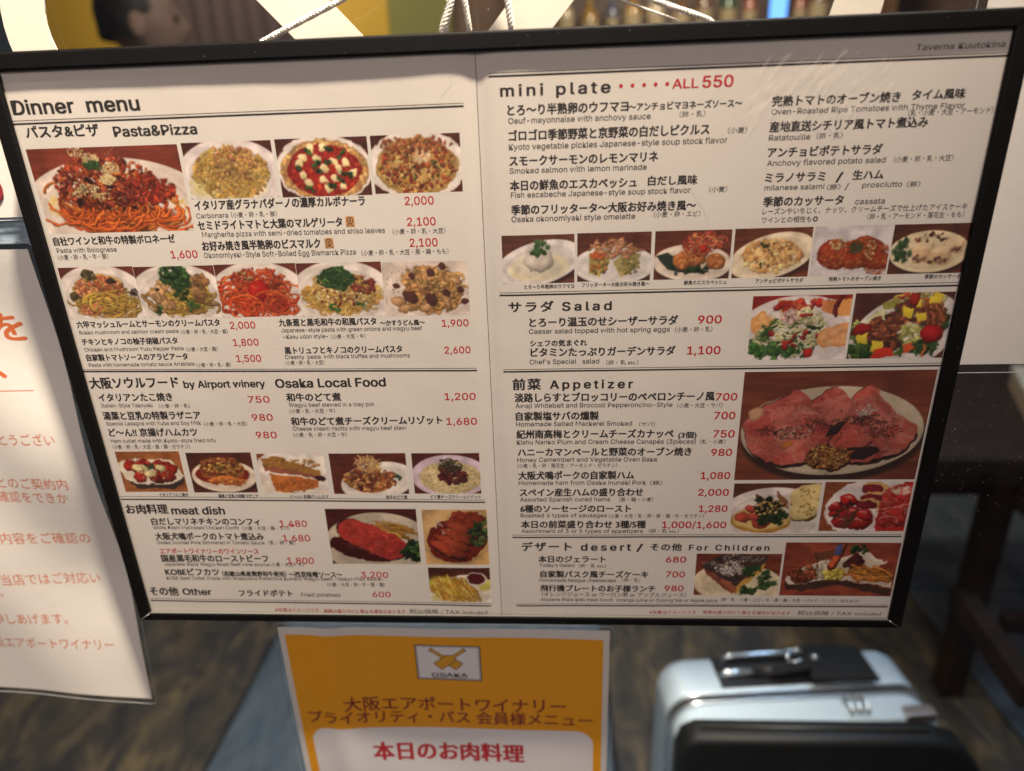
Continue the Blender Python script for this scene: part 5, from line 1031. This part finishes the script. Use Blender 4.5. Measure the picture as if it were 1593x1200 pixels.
for i, (nm, pg, x0, x1, z0, z1) in enumerate(PHOTOS):
    c = Canvas(x1-x0, z1-z0, i+1); globals()['d_'+nm](c); c.finish()
    im = np.clip(c.im, 0, 255); g_ = im.mean(2, keepdims=True); im = g_+(im-g_)*.88; im = im*(.86 if nm in ("ham", "roastbeef") else 1.02); im = np.pad(im, ((1, 1), (1, 1), (0, 0)), 'edge'); im = (im[1:-1, 1:-1]*3+im[:-2, 1:-1]+im[2:, 1:-1]+im[1:-1, :-2]+im[1:-1, 2:])/7; col = srgb(im)*np.array((.80, .74, .70)); col = np.clip(col*PRINT_GAIN, 0, .9)
    V, F = grid(x0/1000, x1/1000, z1/1000, z0/1000, c.w-1, c.h-1, lambda X, Z: psurf(X, Z)-.000016)
    o = npmesh("dish_photo", V, F[:, ::-1], pr, pages[pg], True, col.reshape(-1, 3)); o["label"] = LABELS[nm]
tan = mat("pizza_badge_tan", (.50, .26, .10), .6)
for x, z in ICONS:
    x /= 1000; z /= 1000; c = np.array((x, z))
    patch("pizza_badge", rrect(x-.0021, x+.0021, z-.0024, z+.0024, .0005, 3), tan, left, psurf, .00006, .02)
    ring = [(x+.0016*math.cos(t), z+.0005+.0016*math.sin(t)) for t in np.linspace(0, 6.283, 24, endpoint=False)]; inn = [(x+.0012*math.cos(t), z+.0005+.0012*math.sin(t)) for t in np.linspace(0, 6.283, 24, endpoint=False)]
    b = bmesh.new(); A = [b.verts.new((px, float(psurf(px, pz))-.00006, pz)) for px, pz in ring]; B = [b.verts.new((px, float(psurf(px, pz))-.00006, pz)) for px, pz in inn]
    for k in range(24): b.faces.new((A[k], A[(k+1) % 24], B[(k+1) % 24], B[k]))
    for dx, dz, ex, ez in ((-.0006, .0012, .0007, -.0002), (-.0008, .0002, .0006, .0011), (-.0002, -.0005, .0004, .0014)):
        d = np.array((ex-dx, ez-dz)); nrm = np.array((-d[1], d[0]))/np.linalg.norm(d)*.00013; pts = [(x+dx+nrm[0], z+dz+nrm[1]), (x+dx-nrm[0], z+dz-nrm[1]), (x+ex-nrm[0], z+ez-nrm[1]), (x+ex+nrm[0], z+ez+nrm[1])]
        b.faces.new([b.verts.new((px, float(psurf(px, pz))-.000065, pz)) for px, pz in pts])
    obj("pizza_badge", b, mat("badge_brown", (.10, .035, .015), .6), left); write("PIZZA", x-.0017, z-.0021, .0034, .0009, MATS["badge_brown"], left, "badge_text", psurf, .03, lift=.0003)
for k in range(5):
    x, z = DOTS[k]; x /= 1000; z /= 1000; b = bmesh.new(); b.faces.new([b.verts.new((x+.0008*math.cos(t), float(psurf(x, z))-.00005, z+.0008*math.sin(t))) for t in np.linspace(0, -6.283, 16, endpoint=False)]); obj("leader_dot", b, ink_red, right)
for text, x, z, w, h, kw in NOTES: wrow(text, x/1000+w/1000, z/1000, w/1000, h/1000, **kw)
x0, x1, z = LINE; V, F = grid(x0/1000, x1/1000, z/1000-.00025, z/1000+.00025, 20, 1, lambda X, Z: lsurf(X, Z)-.00004); npmesh("ruled_line", V, F, ink_o, N1)
for text, x, z, w, h, kind in HEADS: write(text, x/1000, z/1000, w/1000, h/1000, mat("crimson_print", (.22, .012, .016), .6) if kind else ink_r, N4, "notice_heading", bsurf, .014 if kind else .032, lift=.0005)
flush_text()
# fine scratches and dust on the acrylic
bm = bmesh.new()
for x, z, a, l in ((-.172, .107, 1.0, .010), (-.176, .100, 1.15, .012), (-.02, .125, 1.1, .02), (.15, .10, 1.9, .018), (-.172, .045, 2.2, .01), (.19, -.12, .5, .008), (.06, -.11, 2.4, .02), (.10, .06, 1.8, .03), (-.05, -.115, .3, .025)):
    p = [(x+math.cos(a+.1*math.sin(k))*l*k/8, .0001, z+math.sin(a+.25*math.sin(k*.7))*l*k/8) for k in range(9)]; tube(p, .00003, 4, bm)
for _ in range(150):
    x, z = r2.uniform(-.21, .21), r2.uniform(-.143, .143); s_ = r2.uniform(.00005, .00016); bm.faces.new([bm.verts.new((x+s_*math.cos(k*2.1), .0001, z+s_*math.sin(k*2.1))) for k in range(3)])
tag(obj("scratches", bm, mat("scratch_grey", (.35, .32, .30), .7), menu), kind="stuff")
# pale slanted strips: reflection streaks painted onto the acrylic near its upper right corner
sm_ = bpy.data.materials.new("glare_paint"); sm_.use_nodes = True; nt = sm_.node_tree; nt.nodes.clear(); o_ = nt.nodes.new("ShaderNodeOutputMaterial"); mx = nt.nodes.new("ShaderNodeMixShader"); tr_ = nt.nodes.new("ShaderNodeBsdfTransparent"); df = nt.nodes.new("ShaderNodeBsdfDiffuse")
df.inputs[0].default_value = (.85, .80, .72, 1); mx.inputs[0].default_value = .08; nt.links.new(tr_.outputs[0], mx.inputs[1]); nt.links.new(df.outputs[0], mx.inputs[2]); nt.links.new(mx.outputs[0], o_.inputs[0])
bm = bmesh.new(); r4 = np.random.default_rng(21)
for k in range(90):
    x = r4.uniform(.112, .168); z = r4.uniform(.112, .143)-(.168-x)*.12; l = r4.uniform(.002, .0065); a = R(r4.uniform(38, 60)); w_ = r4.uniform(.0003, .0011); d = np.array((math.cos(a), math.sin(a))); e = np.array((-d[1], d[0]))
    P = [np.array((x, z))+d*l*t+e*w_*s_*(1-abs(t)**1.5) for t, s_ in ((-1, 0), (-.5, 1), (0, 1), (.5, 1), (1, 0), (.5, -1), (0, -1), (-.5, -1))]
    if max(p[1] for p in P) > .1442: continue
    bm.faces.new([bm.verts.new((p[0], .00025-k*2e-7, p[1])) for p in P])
tag(obj("painted_glare", bm, sm_, menu), kind="stuff")
bm = bmesh.new()
for _ in range(45):
    t = r2.integers(4); x, z = [(r2.uniform(-OX, OX), r2.uniform(IT+.0015, OT-.0015)), (r2.uniform(-OX, OX), r2.uniform(OB+.0015, IB-.0015)), (r2.uniform(-OX+.001, -IX-.001), r2.uniform(OB, OT)), (r2.uniform(IX+.001, OX-.001), r2.uniform(OB, OT))][t]
    s_ = r2.uniform(.00005, .00012); a = r2.uniform(0, 3); l = r2.uniform(1, 4); bm.faces.new([bm.verts.new(c) for c in ((x-s_, yf-.00006, z), (x+s_*l*math.cos(a), yf-.00006, z+s_*l*math.sin(a)), (x+s_, yf-.00006, z+s_*.8))])
tag(obj("lint", bm, MATS["dust_grey"], menu), kind="stuff")

# ================================================================ CORDS
yarn = mat("white_yarn", (.74, .68, .58), .95, noise=.12, nscale=600, sheen=.4); fuzzm = mat("yarn_fuzz", (.85, .80, .72), .9)
def cord(label, pts, r=.0013, ply=3, hairs=260):
    t = thing("hanging_cord", label, "cord", pts[0], "white cords holding the menu frame"); P = np.array(pts, float); n = 90
    d = np.concatenate([[0], np.cumsum(np.linalg.norm(np.diff(P, axis=0), axis=1))]); s_ = np.linspace(0, d[-1], n); Q = np.stack([np.interp(s_, d, P[:, k]) for k in range(3)], 1)
    for _ in range(6): Q[1:-1] = (Q[:-2]+Q[1:-1]*2+Q[2:])/4
    tang = np.gradient(Q, axis=0); tang /= np.linalg.norm(tang, axis=1)[:, None]; a = np.cross(tang, [0, 1, .01]); a /= np.linalg.norm(a, axis=1)[:, None]; b_ = np.cross(tang, a)
    for k in range(ply):
        ph = s_/.0050*2*math.pi+k*2*math.pi/ply; S = Q+(a*np.cos(ph)[:, None]+b_*np.sin(ph)[:, None])*r*.50
        obj("strand", tube([tuple(v) for v in S], r*.60, 8), yarn, t, True)
    bm = bmesh.new()
    for _ in range(hairs):
        i = r2.integers(1, n-1); an = r2.uniform(0, 6.28); dr = a[i]*math.cos(an)+b_[i]*math.sin(an); p = Q[i]+dr*r*.8; e = p+dr*r2.uniform(.0004, .0013)+tang[i]*r2.uniform(-.0012, .0012); m_ = (p+e)/2+r2.normal(0, .0002, 3); w_ = tang[i]*.00003
        v = [bm.verts.new(tuple(x)) for x in (p-w_, p+w_, m_+w_, m_-w_, e)]; bm.faces.new(v[:4]); bm.faces.new((v[3], v[2], v[4]))
    tag(obj("fuzz", bm, fuzzm, t), kind="stuff"); return t
cord("white twisted cord slanting up from the left part of the frame", [(-.104, .019, .150), (-.099, .016, .1535), (-.060, .012, .1675), (-.020, .016, .190), (-.010, .020, .215)])
cord("left cord of the fuzzy white bundle at the middle of the frame", [(-.0175, .016, .150), (-.0165, .013, .156), (-.0130, .012, .165), (-.0105, .015, .190), (-.010, .020, .215)], .0012)
cord("thin fuzzy cord at the outer left of the middle bundle", [(-.0195, .019, .150), (-.0190, .017, .156), (-.0150, .016, .164), (-.0105, .018, .185), (-.010, .022, .215)], .0009, hairs=420)
cord("straight cord second from the right in the middle bundle", [(-.0065, .018, .150), (-.0065, .014, .156), (-.0075, .012, .165), (-.0085, .015, .190), (-.009, .020, .215)], .0011, hairs=420)
cord("rightmost cord of the middle bundle over the cream band", [(.0115, .018, .150), (.0115, .014, .156), (.0105, .013, .165), (.003, .015, .190), (-.006, .020, .215)], .0014)
cord("glossy white cord slanting up from the right part of the frame", [(.101, .019, .150), (.096, .016, .1545), (.070, .012, .1625), (.030, .016, .182), (-.004, .020, .215)], .0012)
cord("thin cord running beside the right slanting cord", [(.086, .018, .151), (.083, .016, .1545), (.058, .014, .163), (.020, .017, .184), (-.005, .022, .215)], .0005, hairs=60)
